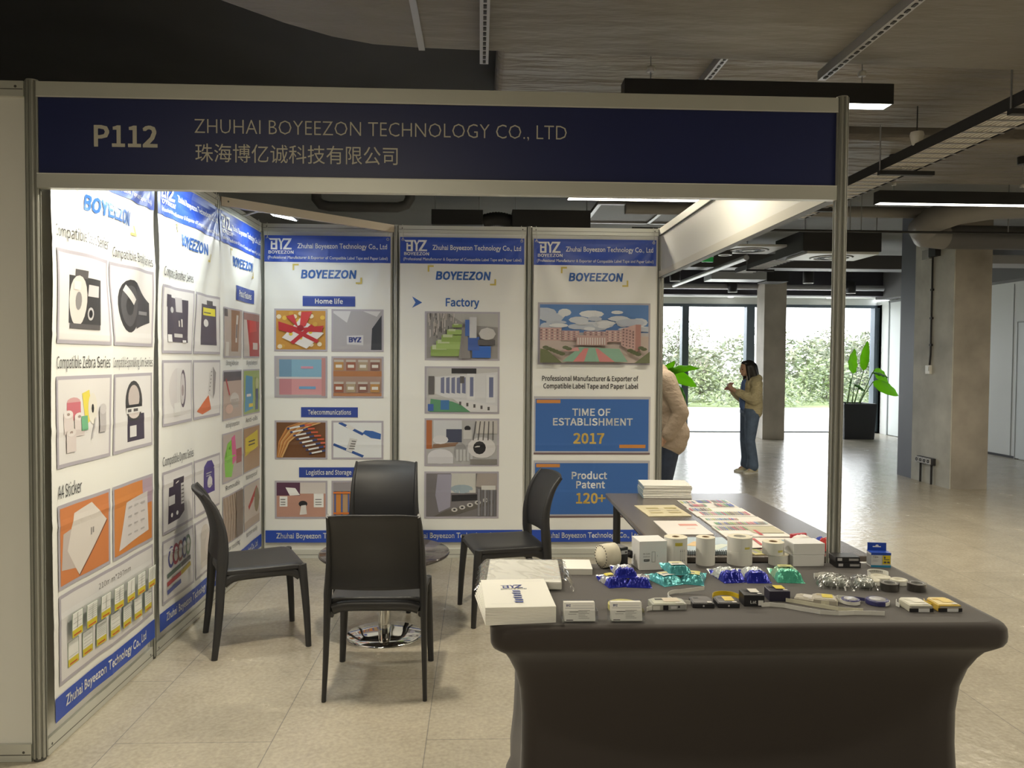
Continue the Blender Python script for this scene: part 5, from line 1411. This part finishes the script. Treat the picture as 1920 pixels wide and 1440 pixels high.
gW = 'white cassettes behind the dark rolls'
t = reel(3.035, -.285, .036, .014, mat('cream_plastic', (.62, .60, .50), .4), 'cream round cassette with a printed tape loop standing over it', gW, M_TAPEW)
q = MB(); strip(q, arcp(0, .01, .034, 200, -20, 16, .014), .014, M_TAPEW); q.build('tape_loop', t)
k = Ink(); 
for i in range(16): k.rect(-.03 + i * .0038, .018, .002, .006, DG)
k.build('loop_print', t, lambda x, z, h: (.0343 * sin(x / .034) * .98, .01 - (-.0348 * cos(x / .034)) * 1.0 - .0008 - h - .0016 , z), lift=.0002, step=.0001)
reel(2.985, -.335, .026, .016, mat('cream_plastic'), 'small white reel squeezed between the clear bag and dark roll', gW, M_TAPEW)
reel(3.078, -.335, .028, .016, mat('cream_plastic'), 'small white reel between the two dark wrapped rolls', gW, M_TAPEW)
def darkroll(x, y, label):
    t = thing('wrapped_tape_roll', label, 'tape roll', (x, y, T), radians(10), 'dark tape rolls in clear wrap')
    MB().ring(.021, .029, 0, .025, mat('dark_tape', (.045, .04, .036), .3), n=40).build('tape_ring', t)
    MB().ring(.0185, .021, 0, .026, mat('grey_core', (.30, .30, .29), .4), n=32).build('core', t)
    m = MB(); rn = random.Random(int(x * 100)); m.sheet(36, 5, lambda u, v: ((.0305 + rn.uniform(0, .0012)) * cos(u * 2 * pi), (.0305 + rn.uniform(0, .0012)) * sin(u * 2 * pi), .030 * v), M_CLEAR); m.build('clear_wrap', t)
darkroll(3.008, -.405, 'dark tape roll in clear wrap beside the smaller clear bag')
darkroll(3.098, -.41, 'dark tape roll in clear wrap near the right table edge')

# business card holders
def cardholder(x, label, seed):
    t = thing('card_holder', label, 'card holder', (x, -.69, T), radians(random.uniform(-1, 1)), 'acrylic business card holders')
    m = MB(); w_ = .052
    m.box(-w_, w_, -.024, .03, 0, .003, M_CLEAR)
    m.prism([(-.024, .003), (-.0215, .003), (-.0115, .032), (-.014, .032)], -w_, w_, M_CLEAR, 'x')
    m.prism([(.012, .003), (.0145, .003), (.031, .052), (.0285, .052)], -w_, w_, M_CLEAR, 'x')
    for s_ in (-1, 1): m.prism([(-.024, .003), (.0145, .003), (.024, .032), (-.0135, .032)], s_ * w_ - .001, s_ * w_ + .001, M_CLEAR, 'x')
    m.build('holder', t)
    c_ = MB(); q0 = (-.019, .0035)
    c_.prism([(-.018, .0035), (.010, .0035), (.025, .050), (-.002, .053)], -.045, .045, M_PAPE, 'x'); c_.build('card_stack', t)
    k = Ink(); k.rect(-.045, 0, .09, .053, (.80, .80, .78)); k.text('BYZ', -.039, -.026, .041, .006, NAVY, .03); k.rect(-.02, .043, .058, .001, LG_); k.rect(-.042, .036, .084, .0012, (.35, .36, .4))
    k.rect(-.040, .002, .020, .0025, DG)
    for i in range(5): k.rect(-.004, .008 + i * .0045, .032 - (i % 3) * .006, .001, MG)
    k.rect(-.03, .026, .026, .0015, DG); k.rect(-.034, .020, .024, .001, MG); k.rect(-.004, .030, .034, .001, MG)
    sl = math.atan2(.0495, .016)
    k.build('card_print', t, lambda a, b, h: (a, -.0185 + b * cos(sl) - h, .0036 + b * sin(sl)), lift=.0006, step=.00012)
    return t
cardholder(1.928, 'left acrylic business card holder, next to the brochures', 1)
cardholder(2.066, 'right acrylic business card holder, with a yellow roll behind it', 2)
t = thing('tape_roll', 'yellow tape roll hidden behind the right card holder', 'tape roll', (2.078, -.585, T))
MB().ring(.02, .048, 0, .016, mat('yellow_roll', (.50, .46, .12), .5), n=40).build('tape_ring', t); MB().ring(.0185, .02, 0, .017, M_CORE, n=28).build('core', t)

# cassettes in the front row
def cass(x, y, rz, w, d, h, body, top, label, grp='tape cassettes in the front row', win=None, face=None, tail=None, tailm=None, th=None, front_fn=None):
    t = thing('tape_cassette', label, 'tape cassette', (x, y, T), rz, grp)
    poly = [(-w / 2, -d / 2), (w / 2, -d / 2), (w / 2, d * .28), (w * .38, d / 2), (-w * .30, d / 2), (-w / 2, d * .30)]
    MB().prism(poly, 0, h, body).build('cassette_body', t, bevel=.002)
    if top: MB().prism([(p[0] * .86, p[1] * .84) for p in poly], h, h + .0012, top).build('top_label', t)
    k = Ink(); k.rect(-w * .32, d * .08, w * .22, d * .2, win or BLK); k.ell(w * .16, d * .02, w * .07, w * .07, DG, 14); k.rect(w * .2, -d * .42, w * .2, d * .14, (.62, .60, .56)); 
    if face: k.rect(-w * .1, -d * .2, w * .46, d * .55, face)
    flat(k, 'top_print', t, h + .0014)
    if front_fn: k = Ink(); front_fn(k); front(k, 'front_print', t, -d / 2 - .0004)
    if tail: q = MB(); strip(q, tail, th or h * .7, tailm); q.build('tape_tail', t)
    return t
def ff1(k): k.rect(-.052, .002, .022, .013, (.62, .62, .58)); k.rect(-.02, .002, .016, .014, BLK); k.rect(0, .002, .05, .014, (.30, .31, .31)); k.rect(.004, .005, .018, .008, LG_); k.rect(.026, .008, .006, .006, BLK)
cass(2.215, -.57, radians(2), .108, .07, .019, mat('grey_green_plastic', (.36, .37, .33), .4), mat('grey_green_top', (.46, .47, .38), .4), 'grey-green cassette with a short white tape end sticking out left', face=(.60, .52, .40), tail=[(-.054, -.034, .002), (-.068, -.037, .001), (-.074, -.045, 0)], tailm=M_TAPEW, th=.013, front_fn=ff1)
def ff2(k): k.ell(0, .007, .003, .003, LG_, 10)
cass(2.33, -.545, radians(-4), .068, .08, .014, M_BLKP, mat('charcoal_plastic', (.10, .095, .10), .45), 'black cassette with a white printed tape curling up behind it', face=None, tail=[(-.034, -.01, .002)] + [(-.034 + p[0], p[1] , p[2]) for p in arcp(-.012, .05, .048, 235, 90, 16, .002, .06)] + [(.035, .115, .012)], tailm=M_TAPEW, th=.012, front_fn=ff2)
cass(2.408, -.545, radians(-3), .068, .08, .014, M_BLKP, mat('charcoal_plastic'), 'black cassette with a bright yellow tape arching over it', face=(.70, .52, .04), tail=[(-.03, .035, .004)] + arcp(.01, .03, .042, 160, 15, 14, .006, .045) + [(.065, .02, .006), (.078, .018, .008)], tailm=M_TAPEY, th=.014, front_fn=ff2)
def ff3(k): k.text('Lat', -.012, .006, .010, .009, WHT); k.rect(.012, .004, .016, .016, (.72, .72, .70))
cass(2.492, -.535, radians(-3), .064, .075, .036, M_BLKP, None, 'tall black cassette with white label, trailing a long white tape', face=(.70, .68, .60), tail=[(.022, -.0385, 0), (.05, -.035, 0), (.09, -.045, 0), (.13, -.075, 0), (.18, -.105, 0), (.23, -.115, 0), (.28, -.107, 0), (.33, -.108, 0), (.37, -.112, 0)], tailm=M_TAPEW, th=.013, front_fn=ff3)
cass(2.592, -.487, radians(-3), .066, .072, .033, mat('navy_black_plastic', (.02, .018, .04), .35), None, 'tall navy black cassette with yellow label, trailing a cream tape', face=(.70, .56, .03), tail=[(.018, -.037, 0), (.04, -.05, 0), (.09, -.085, 0), (.15, -.122, 0), (.19, -.132, 0), (.22, -.136, 0)], tailm=mat('cream_tape', (.68, .66, .52), .35), th=.012)
cass(2.672, -.52, radians(-30), .058, .062, .015, M_BEIGE, mat('beige_top', (.50, .47, .40), .4), 'small beige cassette with a white patch, left of the yellow-marked one', face=(.68, .66, .62), win=(.5, .47, .4))
cass(2.73, -.53, radians(-20), .07, .072, .017, M_BEIGE, mat('beige_top'), 'beige cassette with a yellow patch on top', face=(.68, .56, .06), win=(.42, .36, .22), tail=[(-.035, -.03, 0), (0, -.038, 0), (.037, -.030, 0), (.037, .0, 0)], tailm=mat('cream_tape'), th=.014)
NAVYP = mat('navy_plastic', (.045, .045, .16), .35)
t = reel(2.808, -.545, .028, .014, NAVYP, 'blue round cassette with a broad white tape band, left one', 'blue round cassettes', M_TAPEW, 0, [(-.028, -.004, .002), (-.04, .03, .002), (-.02, .045, .002), (.01, .034, .002)], mat('silver_label', (.5, .5, .52), .3))
t = reel(2.892, -.55, .034, .014, NAVYP, 'blue round cassette with white tape tail, right one', 'blue round cassettes', NAVYP, 0, [(-.03, .02, .002), (-.055, .035, .002), (-.075, .03, .002)], mat('silver_label'))
q = MB(); strip(q, arcp(0, 0, .0352, -75, 5, 10, .002), .011, M_TAPEW); q.build('tape_end', t)
def ff4(k): k.rect(-.036, .001, .074, .011, BLK); k.rect(-.008, .001, .034, .011, (.66, .67, .68)); k.rect(-.03, .013, .066, .005, (.35, .35, .33))
cass(2.985, -.595, radians(-2), .07, .085, .021, mat('ivory_plastic', (.58, .57, .48), .4), mat('ivory_top', (.66, .65, .55), .4), 'ivory and black cassette near the right table corner', face=(.72, .70, .60), win=(.62, .60, .5), tail=[(-.035, .04, .003), (-.05, .012, .003), (-.047, -.005, .003)], tailm=M_TAPEW, th=.013, front_fn=ff4)
cass(3.075, -.595, radians(-2), .07, .085, .021, mat('ochre_plastic', (.60, .42, .08), .4), mat('ochre_top', (.68, .55, .22), .4), 'yellow and black cassette, rightmost in the front row', face=(.70, .52, .10), win=(.62, .40, .05), tail=[(-.035, .042, .003), (-.045, .02, .003), (-.04, -.01, .003)], tailm=M_TAPEY, th=.014, front_fn=ff4)

# ------------------------------------------------------------------ goods on the side table
T2 = .7385
for i in range(8):
    b = thing('booklet', ['white booklet %s in the neat stack on the side table' % q for q in ('lowest', 'second lowest', 'third lowest', 'fourth lowest', 'fourth from top', 'third from top', 'second from top', 'topmost')][i], 'booklet', (2.685 + random.uniform(-.003, .003), 1.46 + random.uniform(-.003, .003), T2 + i * .0093), radians(-3 + random.uniform(-.8, .8)), 'stacked booklets on the side table')
    m = MB(); m.box(-.135, .135, -.1, .1, 0, .0085, M_PAPER); m.build('pages', b, bevel=.0025)
    MB().box(-.136, -.1345, -.1, .1, 0.0005, .008, mat('blue_grey_spine', (.35, .45, .52), .5)).build('spine', b)
def sheet(x, y, rz, w, d, col, label, draw, th=.003, cat='sheet', grp=None, name='sample_sheet'):
    t = thing(name, label, cat, (x, y, T2), rz, grp)
    MB().box(-w / 2, w / 2, -d / 2, d / 2, 0, th, mat('sheet_%.2f_%.2f' % (col[0], col[2]), col, .5)).build('card', t)
    k = Ink(); k.at(-w / 2, -d / 2, w, d); draw(k); flat(k, 'print', t, th); return t
def d_yel(k):
    for c_ in (.14, .58):
        for q in range(3): k.rect(c_ + .02 * q, .24 + .2 * q, .30, .10, [(.40, .33, .16), (.46, .40, .26), (.34, .28, .10)][q])
def d_pink(k): k.rect(.48, .60, .42, .14, (.66, .28, .22)); k.rect(.56, .36, .2, .08, (.74, .55, .50))
CS = [(.5, .06, .1), (.1, .1, .16), (.35, .4, .08), (.1, .3, .12), (.55, .25, .3), (.3, .3, .32), (.16, .12, .1), (.05, .1, .4), (.45, .38, .25), (.2, .35, .4)]
def swatches(rows, seed, bars=()):
    def f(k):
        rn = random.Random(seed)
        for (x0, x1, y0, y1, n) in rows:
            for i in range(n): k.rect(x0 + (x1 - x0) * i / n, y0, (x1 - x0) / n * .72, y1 - y0, rn.choice(CS))
        for b in bars: k.rect(*b)
    return f
gS = 'printed sample sheets on the side table'
sheet(2.566, 1.00, radians(3), .215, .29, (.62, .56, .38), 'yellow card with brown swatches left on the side table', d_yel, cat='card', grp=gS)
sheet(2.566, .595, 0, .205, .295, (.74, .70, .67), 'white card with a pink bar, left front on the side table', d_pink, cat='card', grp=gS)
sheet(2.852, 1.18, 0, .275, .225, (.70, .67, .62), 'colour sample sheet farthest back in the right-hand row', swatches([(.02, .3, .55, .85, 5), (.36, .62, .6, .95, 8), (.66, .95, .6, .95, 8), (.1, .42, .1, .4, 9), (.6, .95, .08, .45, 6)], 1), cat='sheet', grp=gS)
sheet(2.852, .955, 0, .29, .215, (.74, .72, .68), 'sample sheet with a row of upright colour bars, second from back', swatches([(.12, .95, .1, .5, 22), (.02, .4, .6, .9, 8)], 2), cat='sheet', grp=gS)
sheet(2.856, .728, 0, .29, .215, (.72, .69, .64), 'sample sheet third from back, with two rows of swatches', swatches([(.05, .6, .6, .8, 14), (.1, .95, .1, .35, 26)], 3), cat='sheet', grp=gS)
sheet(2.853, .505, 0, .295, .21, (.76, .73, .68), 'sample sheet with olive block and red stripe, fourth from back', swatches([(.03, .5, .6, .95, 14)], 4, [(.5, .30, .47, .66, (.50, .46, .32)), (.55, .1, .05, .5, (.50, .06, .06)), (.1, .1, .35, .3, (.75, .73, .7))]), cat='sheet', grp=gS)
sheet(2.845, .275, radians(-2), .29, .21, (.72, .68, .62), 'sample sheet with red stripe, nearest in the row, behind the rolls', swatches([(.5, .95, .1, .8, 12)], 6, [(.35, .3, .05, .6, (.5, .06, .06))]), cat='sheet', grp=gS)
sheet(2.775, .145, radians(12), .12, .1, (.55, .48, .20), 'small yellow card just behind the small white rolls', swatches([(.1, .9, .2, .8, 5)], 7), cat='card', grp=gS)
cat_ = thing('spiral_catalogue', 'spiral-bound catalogue with an orange swoosh, at the near end of the side table', 'catalogue', (2.565, .22, T2))
MB().box(-.11, .11, -.12, .13, 0, .012, mat('pale_blue_cover', (.50, .60, .66), .2)).build('pages', cat_)
k = Ink(); k.at(-.11, -.12, .22, .25); k.poly([(.1, .4), (.35, .7), (.6, .5), (.4, .3)], (.62, .42, .16)); k.poly([(.3, .2), (.8, .5), (.95, .45), (.6, .1)], (.60, .66, .56)); k.rect(.05, .05, .9, .02, WHT); flat(k, 'cover_print', cat_, .012)
q = MB()
for i in range(26):
    x = -.105 + i * .0084; q.tube([(x + .001 * 0, -.122 + .009 * cos(a), .008 + .009 * sin(a)) for a in [2 * pi * k / 10 for k in range(11)]], .0012, M_BLKP, n=5, caps=False)
q.build('spiral_binding', cat_)
t = thing('sweet_bag', 'white and red wrapped packet behind the white flat cartons', 'packet', (3.0, .30, T2), radians(20))
MB().sheet(14, 14, lambda u, v: ((u - .5) * .1, (v - .5) * .07, .002 + .03 * (1 - abs(2 * u - 1) ** 3) * (1 - abs(2 * v - 1) ** 3) + .002 * sin(u * 30) * sin(v * 26)), mat('white_wrapper', (.72, .70, .68), .3)).build('wrapper', t, solid=.001)
MB().box(-.03, .05, .022, .04, .012, .032, mat('red_print', (.45, .03, .05), .35)).build('red_flap', t, bevel=.004)
t = thing('sweet_bag', 'blue and red crinkled packet tucked behind the right post', 'packet', (3.045, .16, T2), radians(-10))
m = MB(); rn = random.Random(9)
m.sheet(14, 12, lambda u, v: ((u - .5) * .09, (v - .5) * .06 , .002 + .05 * (1 - abs(2 * u - 1) ** 3) * (1 - abs(2 * v - 1) ** 2) + rn.uniform(-.003, .003)), mat('red_wrapper', (.48, .05, .05), .25), False); m.build('wrapper', t, solid=.001)
m = MB(); m.sheet(10, 8, lambda u, v: (-.045 + u * .05, -.01 + v * .045, .03 + .022 * (1 - abs(2 * u - 1) ** 2) * (1 - abs(2 * v - 1) ** 2) + rn.uniform(-.003, .003)), mat('blue_wrapper', (.05, .08, .42), .25), False); m.build('blue_patch', t, solid=.001)
# ------------------------------------------------------------------ people
SKIN = mat('skin', (.50, .31, .22), .5)
HAIR = mat('black_hair', (.012, .010, .010), .4, bump=(60, .5, (1, 1, .1), .01))
def hand(wrist, palm, tips, r=.0075, thumb=None):
    """palm + five bent fingers as capsules"""
    c = [(wrist, .024, palm, .027)]
    for (a, b, d) in tips: c += [(a, r * 1.1, b, r), (b, r, d, r * .85)]
    if thumb: c += [(thumb[0], .010, thumb[1], .009), (thumb[1], .009, thumb[2], .007)]
    return c
def shoe(mb, c, ang, m, ms, L=.25):
    mb.T = Matrix.Translation(c) @ Matrix.Rotation(ang, 4, 'Z')
    def fn(u, v):
        x = -.08 + u * L; w_ = .036 + .010 * sin(pi * min(1, u * 1.05)) - (.02 * max(0, (u - .8) / .2) ** 2)
        hh = .095 - .055 * min(1, max(0, (u - .28) / .45)) - .025 * max(0, (u - .85) / .15)
        a = pi * (v * 1.0); return (x, cos(a) * w_, .022 + sin(a) ** .8 * (hh - .02))
    mb.sheet(18, 12, fn, m); mb.sheet(1, 12, lambda u, v: (-.08 if True else 0, cos(pi * v) * .036 * u, .022 + sin(pi * v) * .07 * u), m)
    mb.prism([(-.085, -.034), (.0, -.040), (.08, -.046), (.14, -.040), (.168, -.018), (.172, 0), (.168, .018), (.14, .040), (.08, .046), (.0, .040), (-.085, .034)], 0, .026, ms)
    mb.T = Matrix.Identity(4)

# woman with phone: local +x is the way she faces, +y her left
wm = thing('person', 'person in cream puffer jacket and flared jeans, standing and looking at a phone', 'person', (5.285, 7.55, 0), radians(184))
body = []
body += [((0, .06, .83), .078, (0, -.06, .83), .078), ((-.005, 0, .86), .09, (-.01, 0, 1.02), .09), ((-.01, 0, 1.02), .09, (-.02, 0, 1.18), .10), ((-.02, .12, 1.215), .055, (-.02, -.12, 1.215), .055),
         ((-.015, 0, 1.2), .055, (.015, 0, 1.33), .048)]
for s_ in (1, -1):
    ft = (.0, .10, .07) if s_ > 0 else (.02, -.085, .07)
    kn = (.035, s_ * .085, .44); body += [((0, s_ * .075, .80), .075, kn, .052), (kn, .055, ft, .036), (ft, .032, (ft[0] + (.08 if s_ < 0 else .06), ft[1] + (.015 if s_ < 0 else .04), .042), .022)]
    el = (.02, s_ * .19, .985); wr_ = (.225, s_ * .07, 1.10)
    body += [((-.02, s_ * .145, 1.20), .052, el, .042), (el, .042, wr_, .028)]
for s_ in (1, -1):
    w0 = (.225, s_ * .07, 1.10); p0 = (.275, s_ * .042, 1.135)
    tips = [((.285, s_ * (.055 - .004 * i), 1.125 + .016 * i), (.315, s_ * (.035 - .002 * i), 1.145 + .016 * i), (.318, s_ * .006, 1.155 + .015 * i)) for i in range(4)]
    body += hand(w0, p0, tips, thumb=((.265, s_ * .03, 1.15), (.275, s_ * .028, 1.185), (.283, s_ * .012, 1.20)))
hd = (.055, 0, 1.405)
ells = [(hd, (.088, .070, .108), (0, .35, 0)), ((.095, 0, 1.345), (.045, .045, .045)), ((.142, 0, 1.375), (.018, .013, .022)), ((.125, 0, 1.335), (.016, .024, .009)), ((.04, .073, 1.385), (.018, .010, .028)), ((.04, -.073, 1.385), (.018, .010, .028))]
blob('body', body, ells, SKIN, wm, .0065, 3)
ey = MB()
for s_ in (1, -1):
    ey.T = Matrix.Translation((.128, s_ * .03, 1.392)); ey.lathe([(0, -.008), (.006, -.005), (.009, 0), (.006, .005), (0, .008)], mat('eye_dark', (.03, .02, .02), .2), n=10)
ey.build('eyes', wm)
blob('hair', [((.02, .045, 1.43), .06, (-.05, .075, 1.23), .045), ((.02, -.045, 1.43), .06, (-.05, -.075, 1.23), .045), ((-.02, 0, 1.42), .075, (-.085, 0, 1.20), .055), ((.07, .06, 1.43), .028, (.045, .085, 1.24), .026), ((.07, -.06, 1.43), .028, (.045, -.085, 1.24), .026)],
     [((.028, 0, 1.435), (.098, .083, .088)), ((.085, 0, 1.475), (.05, .06, .035))], HAIR, wm, .008, 3)
M_PUFF = mat('cream_puffer', (.56, .49, .30), .6, bump=(16, .8, (1, 1, 2.2), .05))
jk = []
for i, (z, rx) in enumerate(((.83, .150), (.90, .156), (.97, .152), (1.04, .150), (1.11, .150), (1.175, .145))): jk.append(((-.02, .052, z), rx * .84, (-.02, -.052, z), rx * .84))
jk += [((-.02, .13, 1.225), .075, (-.02, -.13, 1.225), .075), ((-.085, .05, 1.27), .06, (-.085, -.05, 1.27), .06), ((-.07, .09, 1.28), .045, (.02, .10, 1.25), .04), ((-.07, -.09, 1.28), .045, (.02, -.10, 1.25), .04)]
for s_ in (1, -1):
    pts = [(-.02, s_ * .155, 1.20), (-.005, s_ * .178, 1.09), (.02, s_ * .192, .99), (.10, s_ * .145, 1.03), (.195, s_ * .085, 1.085)]; rr = [.082, .078, .075, .066, .052]
    for a in range(4): jk.append((pts[a], rr[a], pts[a + 1], rr[a + 1]))
jo = blob('puffer_jacket', jk, [], M_PUFF, wm, .009, 3)
blob('shirt', [((.062, 0, .90), .085, (.07, 0, 1.0), .08), ((.07, 0, 1.0), .075, (.062, 0, 1.2), .065)], [], mat('blue_denim_shirt', (.10, .17, .38), .7), wm, .009, 3)
jn = [((0, .06, .83), .115, (0, -.06, .83), .115)]
for s_ in (1, -1):
    ft = (-.005, .10, .06) if s_ > 0 else (.005, -.085, .06); kn = (.03, s_ * .085, .44)
    jn += [((0, s_ * .075, .80), .105, kn, .068), (kn, .068, (ft[0], ft[1], .20), .068), ((ft[0], ft[1], .20), .068, (ft[0], ft[1], .10), .080)]
blob('jeans', jn, [], mat('mid_blue_denim', (.10, .145, .23), .8, mottle=(14, .25)), wm, .008, 3)
sh = MB(); CREAM = mat('cream_trainer', (.58, .54, .38), .6)
shoe(sh, (.0, .10, 0), radians(30), CREAM, mat('white_sole', (.7, .7, .66), .6)); sh.build('shoe', wm)
sh = MB(); shoe(sh, (.02, -.085, 0), radians(12), CREAM, mat('white_sole')); sh.build('shoe', wm)
phn = thing('mobile_phone', 'phone in a pink case held by the standing person in the cream jacket', 'phone', (5.285, 7.55, 0), radians(184))
q = MB(); q.T = Matrix.Translation((.30, 0, 1.165)) @ Matrix.Rotation(radians(28), 4, 'Z') @ Matrix.Rotation(radians(-50), 4, 'Y'); q.box(-.004, .004, -.037, .037, -.075, .075, mat('pink_case', (.55, .25, .24), .4)); q.build('case', phn, bevel=.003)
q = MB(); q.T = Matrix.Translation((.2973, -.0014, 1.1676)) @ Matrix.Rotation(radians(28), 4, 'Z') @ Matrix.Rotation(radians(-50), 4, 'Y'); q.box(-.0006, .0006, -.034, .034, -.071, .071, mat('phone_screen', (.02, .02, .025), .08)); q.build('screen', phn)

# man behind the end of the back wall
mn = thing('person', 'person in a light brown jacket and dark jeans, half hidden behind the back wall end', 'person', (3.19, 3.62, 0), radians(184))
mb_ = []
mb_ += [((-.01, .065, .90), .085, (-.01, -.065, .90), .085), ((0, 0, .95), .11, (.01, 0, 1.15), .125), ((.01, 0, 1.15), .125, (.04, 0, 1.30), .12), ((.045, .15, 1.36), .06, (.045, -.15, 1.36), .06), ((.05, 0, 1.36), .06, (.17, 0, 1.50), .055)]
for s_ in (1, -1):
    kn = (.03, s_ * .095, .50); ft = (-.02, s_ * .10, .08)
    mb_ += [((0, s_ * .09, .90), .095, kn, .062), (kn, .060, ft, .038), (ft, .034, (.10, s_ * .115, .042), .024)]
    el = (-.06, s_ * .25, 1.08); wr_ = (.03, s_ * .22, .90)
    mb_ += [((.045, s_ * .185, 1.34), .058, el, .046), (el, .046, wr_, .031)]
    tips = [((.04 + .016 * i, s_ * .20, .855), (.05 + .016 * i, s_ * .185, .825), (.05 + .014 * i, s_ * .17, .80)) for i in range(4)]
    mb_ += hand(wr_, (.06, s_ * .205, .87), tips, thumb=((.085, s_ * .20, .88), (.105, s_ * .19, .86), (.11, s_ * .18, .835)))
blob('body', mb_, [((.225, 0, 1.60), (.098, .076, .118)), ((.255, 0, 1.53), (.06, .055, .05)), ((.322, 0, 1.585), (.018, .015, .022)), ((.302, 0, 1.545), (.016, .026, .009)), ((.21, .078, 1.59), (.02, .011, .03)), ((.21, -.078, 1.59), (.02, .011, .03))], SKIN, mn, .007, 3)
ey = MB()
for s_ in (1, -1):
    ey.T = Matrix.Translation((.311, s_ * .032, 1.612)); ey.lathe([(0, -.008), (.006, -.005), (.009, 0), (.006, .005), (0, .008)], mat('eye_dark'), n=10)
ey.build('eyes', mn)
blob('hair', [((.15, 0, 1.62), .08, (.145, 0, 1.56), .06)], [((.205, 0, 1.655), (.104, .084, .078)), ((.28, 0, 1.69), (.04, .06, .03))], HAIR, mn, .008, 3)
M_JK = mat('light_brown_jacket', (.33, .26, .20), .75, bump=(14, .8, (1, 1, 1.5), .02))
jk = [((-.03, .075, .84), .145, (-.03, -.075, .84), .145), ((-.045, .07, .90), .15, (-.045, -.07, .90), .15), ((-.02, .075, 1.0), .14, (-.02, -.075, 1.0), .14), ((.005, .08, 1.15), .138, (.005, -.08, 1.15), .138), ((.04, .10, 1.28), .12, (.04, -.10, 1.28), .12), ((.045, .165, 1.355), .078, (.045, -.165, 1.355), .078), ((.05, .03, 1.41), .07, (.05, -.03, 1.41), .07)]
for s_ in (1, -1):
    pts = [(.045, s_ * .19, 1.345), (-.01, s_ * .232, 1.2), (-.06, s_ * .255, 1.08), (-.01, s_ * .24, .98), (.025, s_ * .222, .915)]; rr = [.082, .072, .068, .062, .055]
    for a in range(4): jk.append((pts[a], rr[a], pts[a + 1], rr[a + 1]))
    jk.append(((.02, s_ * .225, .925), .060, (.032, s_ * .221, .905), .058))
blob('jacket', jk, [], M_JK, mn, .009, 3)
jn = [((0, .07, .88), .125, (0, -.07, .88), .125)]
for s_ in (1, -1):
    kn = (.03, s_ * .095, .50); jn += [((-.01, s_ * .088, .86), .115, kn, .075), (kn, .075, (-.015, s_ * .10, .10), .062)]
blob('jeans', jn, [], mat('dark_denim', (.022, .032, .062), .8, mottle=(14, .3)), mn, .009, 3)
for s_ in (1, -1):
    sh = MB(); shoe(sh, (-.02, s_ * .105, 0), radians(s_ * 8), mat('black_shoe', (.02, .02, .02), .5), M_DARKB, .27); sh.build('shoe', mn)
